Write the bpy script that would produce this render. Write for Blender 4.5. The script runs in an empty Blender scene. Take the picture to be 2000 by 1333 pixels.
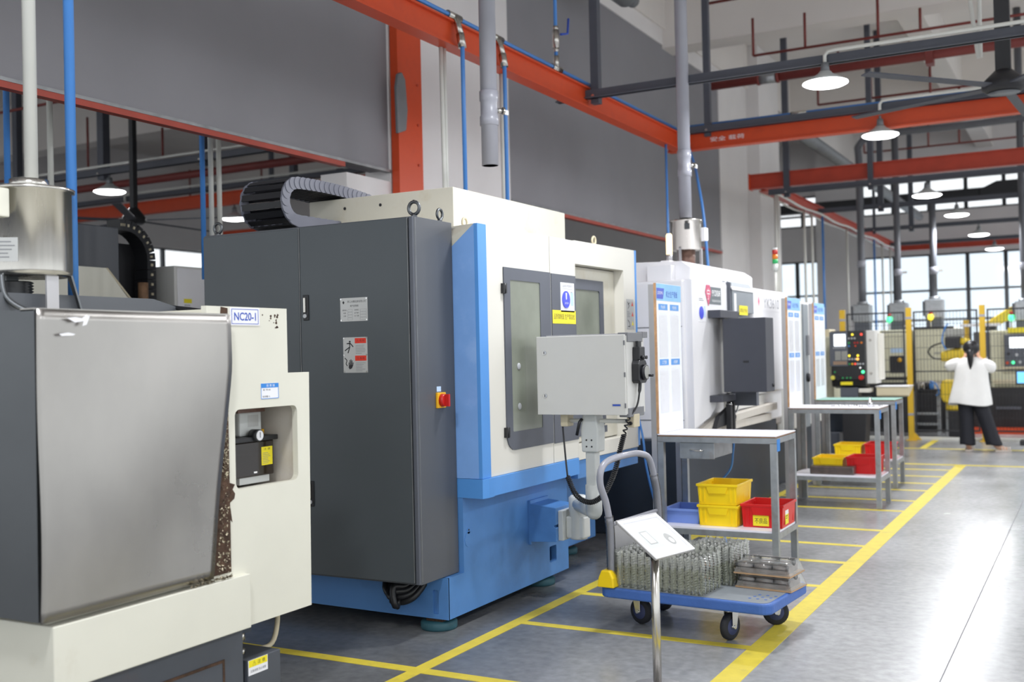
import bpy, bmesh, math, random
from mathutils import Vector, Matrix, Euler
from math import sin, cos, pi, radians, hypot, atan2
random.seed(7)
SC = bpy.context.scene
COL = SC.collection
# ------------------------------------------------------------------ camera, world, lights, exposure
cam_d = bpy.data.cameras.new('camera')
cam = bpy.data.objects.new('camera', cam_d); COL.objects.link(cam)
_y, _p, _r = radians(28.5), radians(.674), radians(-1.293)
_f = Vector((-sin(_y)*cos(_p), cos(_y)*cos(_p), sin(_p))); _x = Vector((cos(_y), sin(_y), 0)); _u = _x.cross(_f)
_R = _x*cos(_r)+_u*sin(_r); _U = -_x*sin(_r)+_u*cos(_r)
cam.matrix_world = Matrix(((_R.x, _U.x, -_f.x, 0), (_R.y, _U.y, -_f.y, 0), (_R.z, _U.z, -_f.z, 1.6), (0, 0, 0, 1)))
cam_d.sensor_width = 36; cam_d.lens = 36*2104/2000
cam_d.dof.use_dof = True; cam_d.dof.focus_distance = 6.0; cam_d.dof.aperture_fstop = 1.9
cam_d.clip_end = 200
SC.camera = cam
W = bpy.data.worlds.new('daylight'); SC.world = W; W.use_nodes = True
W.node_tree.nodes['Background'].inputs[0].default_value = (.93, .97, 1, 1)
W.node_tree.nodes['Background'].inputs[1].default_value = 1.35
SC.view_settings.view_transform = 'Standard'; SC.view_settings.look = 'None'
SC.view_settings.exposure = 0.12; SC.view_settings.gamma = 1; SC.view_settings.use_curve_mapping = False
LAMPS = [(-2.2, y) for y in (10.45, 13.4, 17.34, 21.3, 25.5, 29.6)]
LAMPS_OTHER_BAY = [(-11.9, 10.4), (-12.6, 13.6)]
LAMPS_OUT = [(-2.2, 6.2), (-2.2, 1.6), (2.4, 2.0), (2.4, 6.2), (2.4, 10.3), (2.4, 15), (2.4, 20)]
def lamp_light(x, y, z, p):
    l = bpy.data.lights.new('lamp_light', 'AREA'); l.shape = 'DISK'; l.size = .42; l.energy = p; l.color = (.95, .97, 1)
    o = bpy.data.objects.new('lamp_light', l); COL.objects.link(o); o.location = (x, y, z)
for x, y in LAMPS: lamp_light(x, y-.06, 4.03 if y < 15 else 3.77, 75)
for x, y in LAMPS_OTHER_BAY: lamp_light(x, y, 3.85, 75)
for x, y in LAMPS_OUT: lamp_light(x, y, 4.07, 75)

# ------------------------------------------------------------------ materials
def lin(h):
    if isinstance(h, str):
        c = [int(h[i:i+2], 16)/255 for i in (0, 2, 4)]
        return tuple(v/12.92 if v <= .04045 else ((v+.055)/1.055)**2.4 for v in c)
    return h
MATS = {}
def mat(name, col, rough=.5, metal=0, var=.06, scale=6, bump=0, bscale=60, rvar=0, spec=.5, emit=0, alpha=1, coat=0, stretch=None, stain=None, stain_amt=.5, stain_scale=3):
    m = bpy.data.materials.new(name); m.use_nodes = True; nt = m.node_tree; N = nt.nodes; L = nt.links
    b = N['Principled BSDF']; c = lin(col)
    b.inputs['Roughness'].default_value = rough; b.inputs['Metallic'].default_value = metal
    b.inputs['Specular IOR Level'].default_value = spec
    b.inputs['Coat Weight'].default_value = coat
    if emit:
        b.inputs['Base Color'].default_value = (*c, 1)
        b.inputs['Emission Color'].default_value = (*c, 1); b.inputs['Emission Strength'].default_value = emit
        MATS[name] = m; return m
    tc = N.new('ShaderNodeTexCoord'); src = tc.outputs['Object']
    if stretch:
        mp = N.new('ShaderNodeMapping'); mp.inputs['Scale'].default_value = stretch; L.new(src, mp.inputs[0]); src = mp.outputs[0]
    no = N.new('ShaderNodeTexNoise'); no.inputs['Scale'].default_value = scale; no.inputs['Detail'].default_value = 6; L.new(src, no.inputs['Vector'])
    rp = N.new('ShaderNodeValToRGB'); rp.color_ramp.elements[0].position = .3; rp.color_ramp.elements[1].position = .7
    rp.color_ramp.elements[0].color = (*[max(0, v*(1-var)) for v in c], 1); rp.color_ramp.elements[1].color = (*[min(1, v*(1+var)) for v in c], 1)
    L.new(no.outputs['Fac'], rp.inputs[0]); out = rp.outputs[0]
    if stain:
        n2 = N.new('ShaderNodeTexNoise'); n2.inputs['Scale'].default_value = stain_scale; n2.inputs['Detail'].default_value = 9; n2.inputs['Roughness'].default_value = .65; L.new(tc.outputs['Object'], n2.inputs['Vector'])
        r2 = N.new('ShaderNodeValToRGB'); r2.color_ramp.elements[0].position = .62-.22*stain_amt; r2.color_ramp.elements[1].position = .72
        r2.color_ramp.elements[0].color = (0, 0, 0, 1); r2.color_ramp.elements[1].color = (stain_amt,)*3+(1,); L.new(n2.outputs['Fac'], r2.inputs[0])
        mx = N.new('ShaderNodeMix'); mx.data_type = 'RGBA'; L.new(r2.outputs[0], mx.inputs['Factor']); L.new(out, mx.inputs['A']); mx.inputs['B'].default_value = (*lin(stain), 1); out = mx.outputs['Result']
    L.new(out, b.inputs['Base Color'])
    if rvar:
        mr = N.new('ShaderNodeMapRange'); mr.inputs['To Min'].default_value = rough-rvar; mr.inputs['To Max'].default_value = rough+rvar; mr.inputs['From Min'].default_value = .3; mr.inputs['From Max'].default_value = .7
        L.new(no.outputs['Fac'], mr.inputs[0]); L.new(mr.outputs[0], b.inputs['Roughness'])
    if bump:
        n3 = N.new('ShaderNodeTexNoise'); n3.inputs['Scale'].default_value = bscale; n3.inputs['Detail'].default_value = 4; L.new(src, n3.inputs['Vector'])
        bp = N.new('ShaderNodeBump'); bp.inputs['Strength'].default_value = bump; bp.inputs['Distance'].default_value = .01; L.new(n3.outputs['Fac'], bp.inputs['Height']); L.new(bp.outputs[0], b.inputs['Normal'])
    if alpha < 1:
        tr = N.new('ShaderNodeBsdfTransparent'); ms = N.new('ShaderNodeMixShader'); ms.inputs[0].default_value = alpha
        L.new(tr.outputs[0], ms.inputs[1]); L.new(b.outputs[0], ms.inputs[2]); L.new(ms.outputs[0], N['Material Output'].inputs[0])
    MATS[name] = m; return m
M = MATS
mat('cream', 'dfddcf', .42, var=.03, scale=3, stain='a8946c', stain_amt=.25, stain_scale=2.2)
mat('cream_inner', 'cfc9c0', .5, var=.04, stain='9a8a66', stain_amt=.35)
mat('white_paint', 'dfdcd3', .38, var=.015, scale=2)
mat('white_box', 'd8d4c6', .4, var=.02, stain='b59f72', stain_amt=.35, stain_scale=3)
mat('clean_white', 'ecebee', .38, var=.01)
mat('cabinet_grey', '4a5055', .42, var=.05, scale=2)
mat('cabinet_side', '53565c', .42, var=.04, scale=2)
mat('frame_grey', '585c66', .45, var=.04)
mat('dark_pendant', '41434c', .5, var=.04)
mat('column_grey', '83898f', .45, var=.04)
mat('navy', '2c3440', .5, var=.08)
mat('m1_base', '4b4f57', .5, var=.08, stain='5a3a28', stain_amt=.3)
mat('blue_light', '7fabe8', .35, var=.05, stain='b4cdf0', stain_amt=.4, stain_scale=1.5)
mat('blue_base', '5488c6', .45, var=.06, scale=3, stain='44699c', stain_amt=.4, stain_scale=2)
mat('blue_trim', '5697df', .4, var=.03)
mat('steel_sheet', 'a8a5a1', .34, 1, var=.12, scale=2.2, rvar=.09, stretch=(1, 1, .7))
mat('steel_dark', '6c6f72', .45, 1, var=.08, scale=2)
mat('steel', 'c4c1bb', .24, 1, var=.12, scale=5, rvar=.06, stretch=(3, 3, .15))
mat('chrome', 'd0d0d0', .15, 1, var=.02)
mat('galv', 'a5a9ad', .42, .75, var=.12, scale=14, stain='8c6a4a', stain_amt=.4, stain_scale=5)
mat('table_white', 'f0eef6', .35, var=.01)
mat('table_edge', '9c7453', .7, var=.25, scale=30)
mat('green_mat', '7fa89a', .6, var=.04)
mat('plywood', 'b8906a', .7, var=.2, scale=25)
mat('aluminium', 'b4b3b6', .4, .6, var=.05)
mat('board_white', 'eef1f8', .35, var=.01)
mat('pocket', 'f4f8f8', .12, var=.03, alpha=.09, scale=2)
mat('board_blue', '5a9be0', .35, var=.02)
mat('board_sky', '8cc4f2', .35, var=.06, scale=8)
mat('board_navy', '4a5fc4', .35, var=.1)
mat('orange', 'd24a1f', .42, var=.06, scale=3, stain='a83a20', stain_amt=.4)
mat('orange_red', 'b8402a', .45, var=.08)
mat('dark_red', '7c3531', .5, var=.08)
mat('rail_red', 'a8402f', .5, var=.1)
mat('channel', '4f525c', .5, var=.06)
mat('black_steel', '2b2c30', .5, var=.08)
mat('pipe_blue', '4d8bd6', .35, var=.03)
mat('pvc_grey', '9b9ca6', .32, var=.03)
mat('pipe_white', 'dcdcd6', .35, var=.02)
mat('duct_grey', '7d8084', .5, .3, var=.08)
mat('wall_white', 'e6e3e3', .8, var=.03, scale=1.5)
mat('ceiling_white', 'e6e1dd', .85, var=.04, scale=.8)
mat('wall_grey', '8b8a8f', .75, var=.05, scale=1.2)
mat('rail_steel', '8e9092', .45, .6, var=.2, scale=8)
mat('window_frame', '3f4247', .5, var=.05)
mat('yellow_line', 'd8c440', .55, var=.08, scale=12, stain='8a8660', stain_amt=.35, stain_scale=7)
mat('yellow_post', 'd0a92c', .5, var=.04)
mat('robot_yellow', 'e3c536', .4, var=.04)
mat('bin_yellow', 'ffd816', .38, var=.04)
mat('bin_red', 'd41b1d', .38, var=.05)
mat('bin_blue', '7d9ae2', .4, var=.04)
mat('tag_blue', '2f86d8', .5, var=.03)
mat('trolley_blue', '3f66ad', .5, var=.07, scale=10, bump=.15)
mat('rubber', '24252b', .7, var=.1)
mat('tread_blue', '3a4266', .7, var=.1)
mat('teal', '28545f', .6, var=.15, scale=15)
mat('rust', '4b3628', .85, var=.4, scale=25, bump=.6)
mat('copper_block', '8a6a50', .7, var=.3, scale=20)
mat('chips', 'a09680', .35, .7, var=.4, scale=60)
mat('plastic_black', '1d1e22', .4, var=.1)
mat('cast_grey', 'c9ccca', .4, var=.03)
mat('panel_grey', 'd5d4d0', .42, var=.015)
mat('corner_grey', '77787c', .45, var=.03)
mat('tan_plastic', 'cfc4a8', .5, var=.05)
mat('red_plastic', 'c42220', .35, var=.03)
mat('yellow_plastic', 'efb41c', .4, var=.03)
mat('label_white', 'eeeef2', .4, var=.01)
mat('label_metal', 'b9bab9', .4, .3, var=.03)
mat('label_yellow', 'f3e22a', .45, var=.02)
mat('label_red', 'd6321c', .45, var=.02)
mat('ink', '26262a', .6, var=.02)
mat('ink_grey', '85868a', .6, var=.02)
mat('ink_blue', '2a50b8', .5, var=.02)
mat('ink_white', 'f6f6f6', .5, var=.01)
mat('pink_red', 'd8587c', .4, var=.02)
mat('logo_grey', '6c7478', .4, var=.02)
mat('disc_blue', '4a55d8', .4, var=.06)
mat('print_pale', 'd3dfe2', .5, var=.04)
mat('pale_blue', 'bcd6f2', .5, var=.04)
mat('amber_oil', '1c120c', .15, var=.3, scale=8, coat=.5)
mat('glass_dim', '969b8e', .12, var=.2, scale=2.5, alpha=.75, stain='a9aa9c', stain_amt=.5, stain_scale=1.6)
mat('dark_pipe', '63656c', .4, var=.05)
mat('cardboard', 'b99672', .8, var=.1, scale=15)
mat('brown_parts', '6c5248', .4, .3, var=.3, scale=30)
mat('lathe_cream', 'd8d6bd', .45, var=.05, stain='9a9270', stain_amt=.25)
mat('machine_black', '26262a', .5, var=.1)
mat('panel_black', '232428', .45, var=.06)
mat('keys_grey', 'a5a59f', .5, var=.05)
mat('skin', 'd9a98c', .5, var=.03)
mat('hair', '17161a', .4, var=.15, scale=40, stretch=(1, 1, .1))
mat('shirt', 'efeeec', .8, var=.02, bump=.3, bscale=14)
mat('trousers', '1d1e26', .8, var=.06, bump=.2, bscale=12)
mat('sandal', 'ddd0c4', .5, var=.04)
mat('lamp_shade', 'c8cccc', .4, .2, var=.03)
mat('lamp_glow', (1, 1, 1), emit=9)
mat('screen_white', (.9, .95, 1), emit=1.3)
mat('screen_blue', (.15, .45, .85), emit=1.0)
mat('amber_glow', (1, .72, .42), emit=1.6)
mat('led_green', (.08, .9, .35), emit=1.6)
mat('led_red', (.9, .08, .05), emit=1.0)
mat('led_yellow', (1, .8, .05), emit=1.2)
mat('led_orange', (1, .45, .1), emit=1.3)
mat('led_white', (.9, .9, .9), emit=.9)
mat('btn_green', '2f9a58', .4); mat('btn_grey', 'b9bcc0', .4); mat('btn_yellow', 'd8cf58', .4); mat('btn_brown', 'a98a70', .5)
mat('tower_red', 'b02a24', .3); mat('tower_amber', 'd87a20', .3); mat('tower_green', '2aa860', .3)
# frosted / clear window glass
def glassmat(name, col, gl=.06):
    m = bpy.data.materials.new(name); m.use_nodes = True; nt = m.node_tree; N = nt.nodes; L = nt.links
    N.remove(N['Principled BSDF'])
    no = N.new('ShaderNodeTexNoise'); no.inputs['Scale'].default_value = .7
    rp = N.new('ShaderNodeValToRGB'); rp.color_ramp.elements[0].color = (*[v*.96 for v in col], 1); rp.color_ramp.elements[1].color = (*col, 1); L.new(no.outputs['Fac'], rp.inputs[0])
    t = N.new('ShaderNodeBsdfTransparent'); L.new(rp.outputs[0], t.inputs[0]); g = N.new('ShaderNodeBsdfGlossy'); g.inputs['Roughness'].default_value = .1
    x = N.new('ShaderNodeMixShader'); x.inputs[0].default_value = gl; L.new(t.outputs[0], x.inputs[1]); L.new(g.outputs[0], x.inputs[2]); L.new(x.outputs[0], N['Material Output'].inputs[0])
    MATS[name] = m
mat('chain_grey', '6e707c', .45, var=.04)
glassmat('pane_clear', (1, 1, 1)); glassmat('pane_blue', (.9, .95, .985))
def clearmat(name, tint, haze, milk):
    """thin clear plastic: tinted see-through sheet, Fresnel gloss, a little milkiness"""
    m = bpy.data.materials.new(name); m.use_nodes = True; nt = m.node_tree; N = nt.nodes; L = nt.links
    N.remove(N['Principled BSDF'])
    tc = N.new('ShaderNodeTexCoord'); no = N.new('ShaderNodeTexNoise'); no.inputs['Scale'].default_value = 30; L.new(tc.outputs['Object'], no.inputs['Vector'])
    t = N.new('ShaderNodeBsdfTransparent'); t.inputs[0].default_value = (*tint, 1)
    d = N.new('ShaderNodeBsdfDiffuse'); d.inputs[0].default_value = (*milk, 1)
    g = N.new('ShaderNodeBsdfGlossy'); g.inputs['Roughness'].default_value = .08
    f = N.new('ShaderNodeFresnel'); f.inputs[0].default_value = 1.6
    mr = N.new('ShaderNodeMapRange'); mr.inputs['To Min'].default_value = haze*.3; mr.inputs['To Max'].default_value = haze*1.7; L.new(no.outputs['Fac'], mr.inputs[0])
    a = N.new('ShaderNodeMixShader'); L.new(mr.outputs[0], a.inputs[0]); L.new(t.outputs[0], a.inputs[1]); L.new(d.outputs[0], a.inputs[2])
    x = N.new('ShaderNodeMixShader'); L.new(f.outputs[0], x.inputs[0]); L.new(a.outputs[0], x.inputs[1]); L.new(g.outputs[0], x.inputs[2]); L.new(x.outputs[0], N['Material Output'].inputs[0])
    MATS[name] = m
clearmat('clear_plastic', (.97, .98, .95), .17, (.92, .93, .9)); clearmat('clear_plastic_dirty', (.92, .93, .86), .17, (.66, .68, .57)); clearmat('film', (.97, .97, .97), .05, (.9, .9, .9))
SC.cycles.transparent_max_bounces = 24
# floor
def floor_mat():
    m = bpy.data.materials.new('epoxy_floor'); m.use_nodes = True; nt = m.node_tree; N = nt.nodes; L = nt.links; b = N['Principled BSDF']
    tc = N.new('ShaderNodeTexCoord')
    n1 = N.new('ShaderNodeTexNoise'); n1.inputs['Scale'].default_value = .9; n1.inputs['Detail'].default_value = 8; L.new(tc.outputs['Object'], n1.inputs['Vector'])
    n2 = N.new('ShaderNodeTexNoise'); n2.inputs['Scale'].default_value = 18; n2.inputs['Detail'].default_value = 6; L.new(tc.outputs['Object'], n2.inputs['Vector'])
    r1 = N.new('ShaderNodeValToRGB'); r1.color_ramp.elements[0].position = .35; r1.color_ramp.elements[1].position = .66
    r1.color_ramp.elements[0].color = (*lin('848587'), 1); r1.color_ramp.elements[1].color = (*lin('a9aaac'), 1); L.new(n1.outputs['Fac'], r1.inputs[0])
    # the machine bays (x < -1.7) carry a darker coat with machine shade painted in
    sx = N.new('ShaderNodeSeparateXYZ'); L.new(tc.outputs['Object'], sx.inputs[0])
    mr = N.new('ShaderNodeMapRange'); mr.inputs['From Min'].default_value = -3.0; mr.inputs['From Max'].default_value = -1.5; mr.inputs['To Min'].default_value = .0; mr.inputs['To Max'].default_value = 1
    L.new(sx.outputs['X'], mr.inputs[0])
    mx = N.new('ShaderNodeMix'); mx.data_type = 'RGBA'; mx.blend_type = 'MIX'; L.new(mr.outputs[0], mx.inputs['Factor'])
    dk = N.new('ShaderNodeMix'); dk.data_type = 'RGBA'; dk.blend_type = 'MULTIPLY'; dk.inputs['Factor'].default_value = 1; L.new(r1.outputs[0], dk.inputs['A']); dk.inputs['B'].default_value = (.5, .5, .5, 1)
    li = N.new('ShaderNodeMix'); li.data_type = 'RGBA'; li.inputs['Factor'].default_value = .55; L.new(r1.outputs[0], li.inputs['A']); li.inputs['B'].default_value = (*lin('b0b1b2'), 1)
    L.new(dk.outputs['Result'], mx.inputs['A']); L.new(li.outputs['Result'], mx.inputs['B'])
    sp = N.new('ShaderNodeMix'); sp.data_type = 'RGBA'; sp.blend_type = 'OVERLAY'; sp.inputs['Factor'].default_value = .35; L.new(mx.outputs['Result'], sp.inputs['A']); L.new(n2.outputs['Fac'], sp.inputs['B'])
    L.new(sp.outputs['Result'], b.inputs['Base Color'])
    rr = N.new('ShaderNodeMapRange'); rr.inputs['To Min'].default_value = .16; rr.inputs['To Max'].default_value = .34; L.new(n1.outputs['Fac'], rr.inputs[0]); L.new(rr.outputs[0], b.inputs['Roughness'])
    bp = N.new('ShaderNodeBump'); bp.inputs['Strength'].default_value = .06; bp.inputs['Distance'].default_value = .01; L.new(n2.outputs['Fac'], bp.inputs['Height']); L.new(bp.outputs[0], b.inputs['Normal'])
    MATS['floor'] = m
floor_mat()

# ------------------------------------------------------------------ mesh helpers
WL = {}
def nid(name): return name
class MB:
    def __init__(s): s.v = []; s.f = []; s.sm = []
    def add(s, vs, fs, smooth=False):
        o = len(s.v); s.v += [tuple(v) for v in vs]
        for f in fs: s.f.append(tuple(i+o for i in f)); s.sm.append(smooth)
        return s
    def box(s, x0, x1, y0, y1, z0, z1):
        x0, x1 = min(x0, x1), max(x0, x1); y0, y1 = min(y0, y1), max(y0, y1); z0, z1 = min(z0, z1), max(z0, z1)
        return s.add([(x, y, z) for z in (z0, z1) for x, y in ((x0, y0), (x1, y0), (x1, y1), (x0, y1))],
                     [(0, 3, 2, 1), (4, 5, 6, 7), (0, 1, 5, 4), (1, 2, 6, 5), (2, 3, 7, 6), (3, 0, 4, 7)])
    def prism(s, poly, axis, a, b):
        # poly: list of 2d points; axis 'x': (y,z) , 'y': (x,z) , 'z': (x,y)
        def P(p, t): return {'x': (t, p[0], p[1]), 'y': (p[0], t, p[1]), 'z': (p[0], p[1], t)}[axis]
        n = len(poly); vs = [P(p, a) for p in poly]+[P(p, b) for p in poly]
        fs = [tuple(range(n))[::-1], tuple(range(n, 2*n))]+[(i, (i+1) % n, n+(i+1) % n, n+i) for i in range(n)]
        return s.add(vs, fs)
    def frame(s, axis, a, b, outer, inner):
        # rectangular ring: outer/inner = (u0,u1,v0,v1)
        u0, u1, v0, v1 = outer; p0, p1, q0, q1 = inner
        def P(u, v, t): return {'x': (t, u, v), 'y': (u, t, v), 'z': (u, v, t)}[axis]
        o = [(u0, v0), (u1, v0), (u1, v1), (u0, v1)]; i = [(p0, q0), (p1, q0), (p1, q1), (p0, q1)]
        vs = [P(*q, t) for t in (a, b) for q in o+i]; fs = []
        for k in range(4):
            j = (k+1) % 4
            fs += [(k, j, 4+j, 4+k), (8+k, 12+k, 12+j, 8+j), (k, 8+k, 8+j, j), (4+k, 4+j, 12+j, 12+k)]
        return s.add(vs, fs)
    def cyl(s, p0, p1, r0, r1=None, n=16, caps=True, smooth=True):
        r1 = r0 if r1 is None else r1; p0 = Vector(p0); p1 = Vector(p1); d = (p1-p0).normalized()
        a = d.orthogonal().normalized() if abs(d.z) < .99 else Vector((1, 0, 0)); a = (a-d*a.dot(d)).normalized(); b = d.cross(a)
        vs = []
        for p, r in ((p0, r0), (p1, r1)):
            for k in range(n): t = 2*pi*k/n; vs.append(p+a*(r*cos(t))+b*(r*sin(t)))
        s.add(vs, [(k, (k+1) % n, n+(k+1) % n, n+k) for k in range(n)], smooth)
        if caps: s.add(vs, [tuple(range(n))[::-1], tuple(range(n, 2*n))])
        return s
    def tube(s, pts, r, n=10, closed=False):
        pts = [Vector(p) for p in pts]; m = len(pts); vs = []; ref = None
        rr = r if isinstance(r, (list, tuple)) else [r]*m
        for i, p in enumerate(pts):
            q0 = pts[i-1] if (i > 0 or closed) else p; q1 = pts[(i+1) % m] if (i < m-1 or closed) else p
            d = (q1-q0).normalized()
            if ref is None: ref = d.orthogonal().normalized()
            ref = (ref-d*ref.dot(d)).normalized(); b = d.cross(ref)
            for k in range(n): t = 2*pi*k/n; vs.append(p+ref*(rr[i]*cos(t))+b*(rr[i]*sin(t)))
        fs = []
        for i in range(m if closed else m-1):
            j = (i+1) % m
            for k in range(n): fs.append((i*n+k, i*n+(k+1) % n, j*n+(k+1) % n, j*n+k))
        s.add(vs, fs, True)
        if not closed: s.add(vs, [tuple(range(n))[::-1], tuple(range((m-1)*n, m*n))])
        return s
    def lathe(s, prof, c, n=24, axis='z', smooth=True):
        vs = []; m = len(prof)
        for r, h in prof:
            for k in range(n):
                t = 2*pi*k/n; u, v = r*cos(t), r*sin(t)
                vs.append({'z': (c[0]+u, c[1]+v, c[2]+h), 'x': (c[0]+h, c[1]+u, c[2]+v), 'y': (c[0]+v, c[1]+h, c[2]+u)}[axis])
        fs = [(i*n+k, i*n+(k+1) % n, (i+1)*n+(k+1) % n, (i+1)*n+k) for i in range(m-1) for k in range(n)]
        s.add(vs, fs, smooth)
        if prof[0][0] > 1e-4: s.add(vs, [tuple(range(n))[::-1]])
        if prof[-1][0] > 1e-4: s.add(vs, [tuple(range((m-1)*n, m*n))])
        return s
    def loft(s, rings, caps=True):
        # rings: list of (center, half-width x, half-depth y) ellipses in horizontal planes
        n = 20; vs = []
        for c, a, b in rings:
            for k in range(n): t = 2*pi*k/n; vs.append((c[0]+a*cos(t), c[1]+b*sin(t), c[2]))
        m = len(rings)
        s.add(vs, [(i*n+k, i*n+(k+1) % n, (i+1)*n+(k+1) % n, (i+1)*n+k) for i in range(m-1) for k in range(n)], True)
        if caps: s.add(vs, [tuple(range(n))[::-1], tuple(range((m-1)*n, m*n))])
        return s
    def ball(s, c, rx, ry=None, rz=None, n=16, m=9):
        ry = rx if ry is None else ry; rz = rx if rz is None else rz
        return s.lathe_ell(c, rx, ry, rz, n, m)
    def lathe_ell(s, c, rx, ry, rz, n, m):
        vs = []
        for i in range(m+1):
            p = pi*i/m
            for k in range(n): t = 2*pi*k/n; vs.append((c[0]+rx*sin(p)*cos(t), c[1]+ry*sin(p)*sin(t), c[2]-rz*cos(p)))
        return s.add(vs, [(i*n+k, i*n+(k+1) % n, (i+1)*n+(k+1) % n, (i+1)*n+k) for i in range(m) for k in range(n)], True)
    def xf(s, mtx, start=0):
        for i in range(start, len(s.v)): s.v[i] = tuple(mtx @ Vector(s.v[i]))
        return s
    def build(s, name, m, parent=None, bevel=0, seg=2, sub=0, kind=None):
        o0 = WL.get(parent.name, Vector((0, 0, 0))) if parent else Vector((0, 0, 0))
        me = bpy.data.meshes.new(name)
        me.from_pydata([tuple(Vector(v)-o0) for v in s.v], [], s.f); me.validate(); me.update()
        bm = bmesh.new(); bm.from_mesh(me); bmesh.ops.remove_doubles(bm, verts=bm.verts, dist=1e-6); bmesh.ops.recalc_face_normals(bm, faces=bm.faces); 
        bm.to_mesh(me); bm.free()
        if any(s.sm):
            if len(me.polygons) == len(s.sm): me.polygons.foreach_set('use_smooth', s.sm)
            else: me.polygons.foreach_set('use_smooth', [len(p.vertices) == 4 for p in me.polygons])
        me.materials.append(MATS[m] if isinstance(m, str) else m)
        o = bpy.data.objects.new(name, me); COL.objects.link(o)
        if parent: o.parent = parent
        WL[o.name] = o0
        if bevel:
            b = o.modifiers.new('bevel', 'BEVEL'); b.width = bevel; b.segments = seg; b.limit_method = 'ANGLE'; b.angle_limit = radians(40)
        if sub:
            b = o.modifiers.new('sub', 'SUBSURF'); b.levels = sub; b.render_levels = sub
        if kind: o['kind'] = kind
        return o
def thing(name, label, cat, loc=(0, 0, 0), group=None):
    o = bpy.data.objects.new(name, None); COL.objects.link(o); o.location = loc; o.empty_display_size = .1
    o['label'] = label; o['category'] = cat
    if group: o['group'] = group
    WL[o.name] = Vector(loc)
    return o
def tag(o, label, cat, group=None):
    o['label'] = label; o['category'] = cat
    if group: o['group'] = group
    return o
def struct(o): o['kind'] = 'structure'; return o
def recenter(o, loc):
    loc = Vector(loc)
    o.data.transform(Matrix.Translation(-loc)); o.location = loc; WL[o.name] = loc; return o
def copy_tree(o, loc=None, label=None, parent=None, rotz=None):
    c = o.copy(); COL.objects.link(c)
    if parent: c.parent = parent
    if loc is not None: c.location = loc
    if rotz is not None: c.rotation_euler = (0, 0, rotz)
    if label: c['label'] = label
    for ch in [q for q in bpy.data.objects if q.parent == o]: copy_tree(ch, parent=c)
    return c
FACE = {'x': (Vector((0, 1, 0)), Vector((0, 0, 1)), Vector((1, 0, 0))), 'y': (Vector((1, 0, 0)), Vector((0, 0, 1)), Vector((0, -1, 0))), 'z': (Vector((1, 0, 0)), Vector((0, 1, 0)), Vector((0, 0, 1)))}
def fmat(face, c):
    r, u, n = FACE[face] if isinstance(face, str) else face
    return Matrix(((r.x, u.x, n.x, c[0]), (r.y, u.y, n.y, c[1]), (r.z, u.z, n.z, c[2]), (0, 0, 0, 1)))
def plate(parent, name, m, face, c, w, h, t=.003, bevel=0):
    b = MB().box(-w/2, w/2, -h/2, h/2, 0, t).xf(fmat(face, c))
    return b.build(name, m, parent, bevel=bevel)
def shape(parent, name, m, face, c, polys, t=.001):
    b = MB()
    for p in polys: b.prism(p, 'z', 0, t)
    b.xf(fmat(face, c)); return b.build(name, m, parent)
def disc(n=20, r=1, cx=0, cy=0, sx=1): return [(cx+r*sx*cos(2*pi*k/n), cy+r*sin(2*pi*k/n)) for k in range(n)]
_tx = {}
def text(parent, s, m, face, c, w, h, name='lettering', res=3, bold=.0):
    """flat printed lettering fitted into a w x h field centred on c"""
    key = (s, res, bold)
    if key not in _tx:
        cu = bpy.data.curves.new('lettering', 'FONT'); cu.body = s; cu.resolution_u = res; cu.size = 1; cu.offset = bold
        to = bpy.data.objects.new('lettering_source', cu); COL.objects.link(to)
        dg = bpy.context.evaluated_depsgraph_get(); dg.update()
        me = bpy.data.meshes.new_from_object(to.evaluated_get(dg))
        bpy.data.objects.remove(to)
        _tx[key] = me
    me = _tx[key].copy()
    if not me.vertices: return None
    xs = [v.co.x for v in me.vertices]; ys = [v.co.y for v in me.vertices]
    sx = w/(max(xs)-min(xs)); sy = h/(max(ys)-min(ys))
    T = Matrix.Translation((-(max(xs)+min(xs))/2, -(max(ys)+min(ys))/2, 0))
    me.transform(Matrix.Diagonal((sx, sy, 1, 1)) @ T); me.transform(Matrix.Translation(-WL.get(parent.name, Vector())) @ fmat(face, c))
    me.materials.clear(); me.materials.append(MATS[m])
    o = bpy.data.objects.new(name, me); COL.objects.link(o); o.parent = parent; WL[o.name] = WL.get(parent.name, Vector())
    return o
def rules(parent, m, face, c, w, h, n, fill=.35, ragged=True, name='printed_lines'):
    """rows of fine print too small to read, as thin flat strips"""
    b = MB(); st = h/n
    for i in range(n):
        ww = w*(random.uniform(.55, 1) if ragged else 1); y = h/2-st*(i+.5)
        b.box(-w/2, -w/2+ww, y-st*fill/2, y+st*fill/2, 0, .0006)
    b.xf(fmat(face, c)); return b.build(name, m, parent)
def eyebolt(parent, c, r=.032, m='steel_dark', axis='x'):
    b = MB(); pts = []
    for k in range(16):
        t = 2*pi*k/16
        pts.append((c[0]+(r*cos(t) if axis == 'y' else 0), c[1]+(r*cos(t) if axis == 'x' else 0), c[2]+.02+r+r*sin(t)))
    b.tube(pts, r*.28, 8, closed=True); b.cyl(c, (c[0], c[1], c[2]+.025), r*.55, r*.4, 10)
    return b.build('eyebolt', m, parent)
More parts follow.
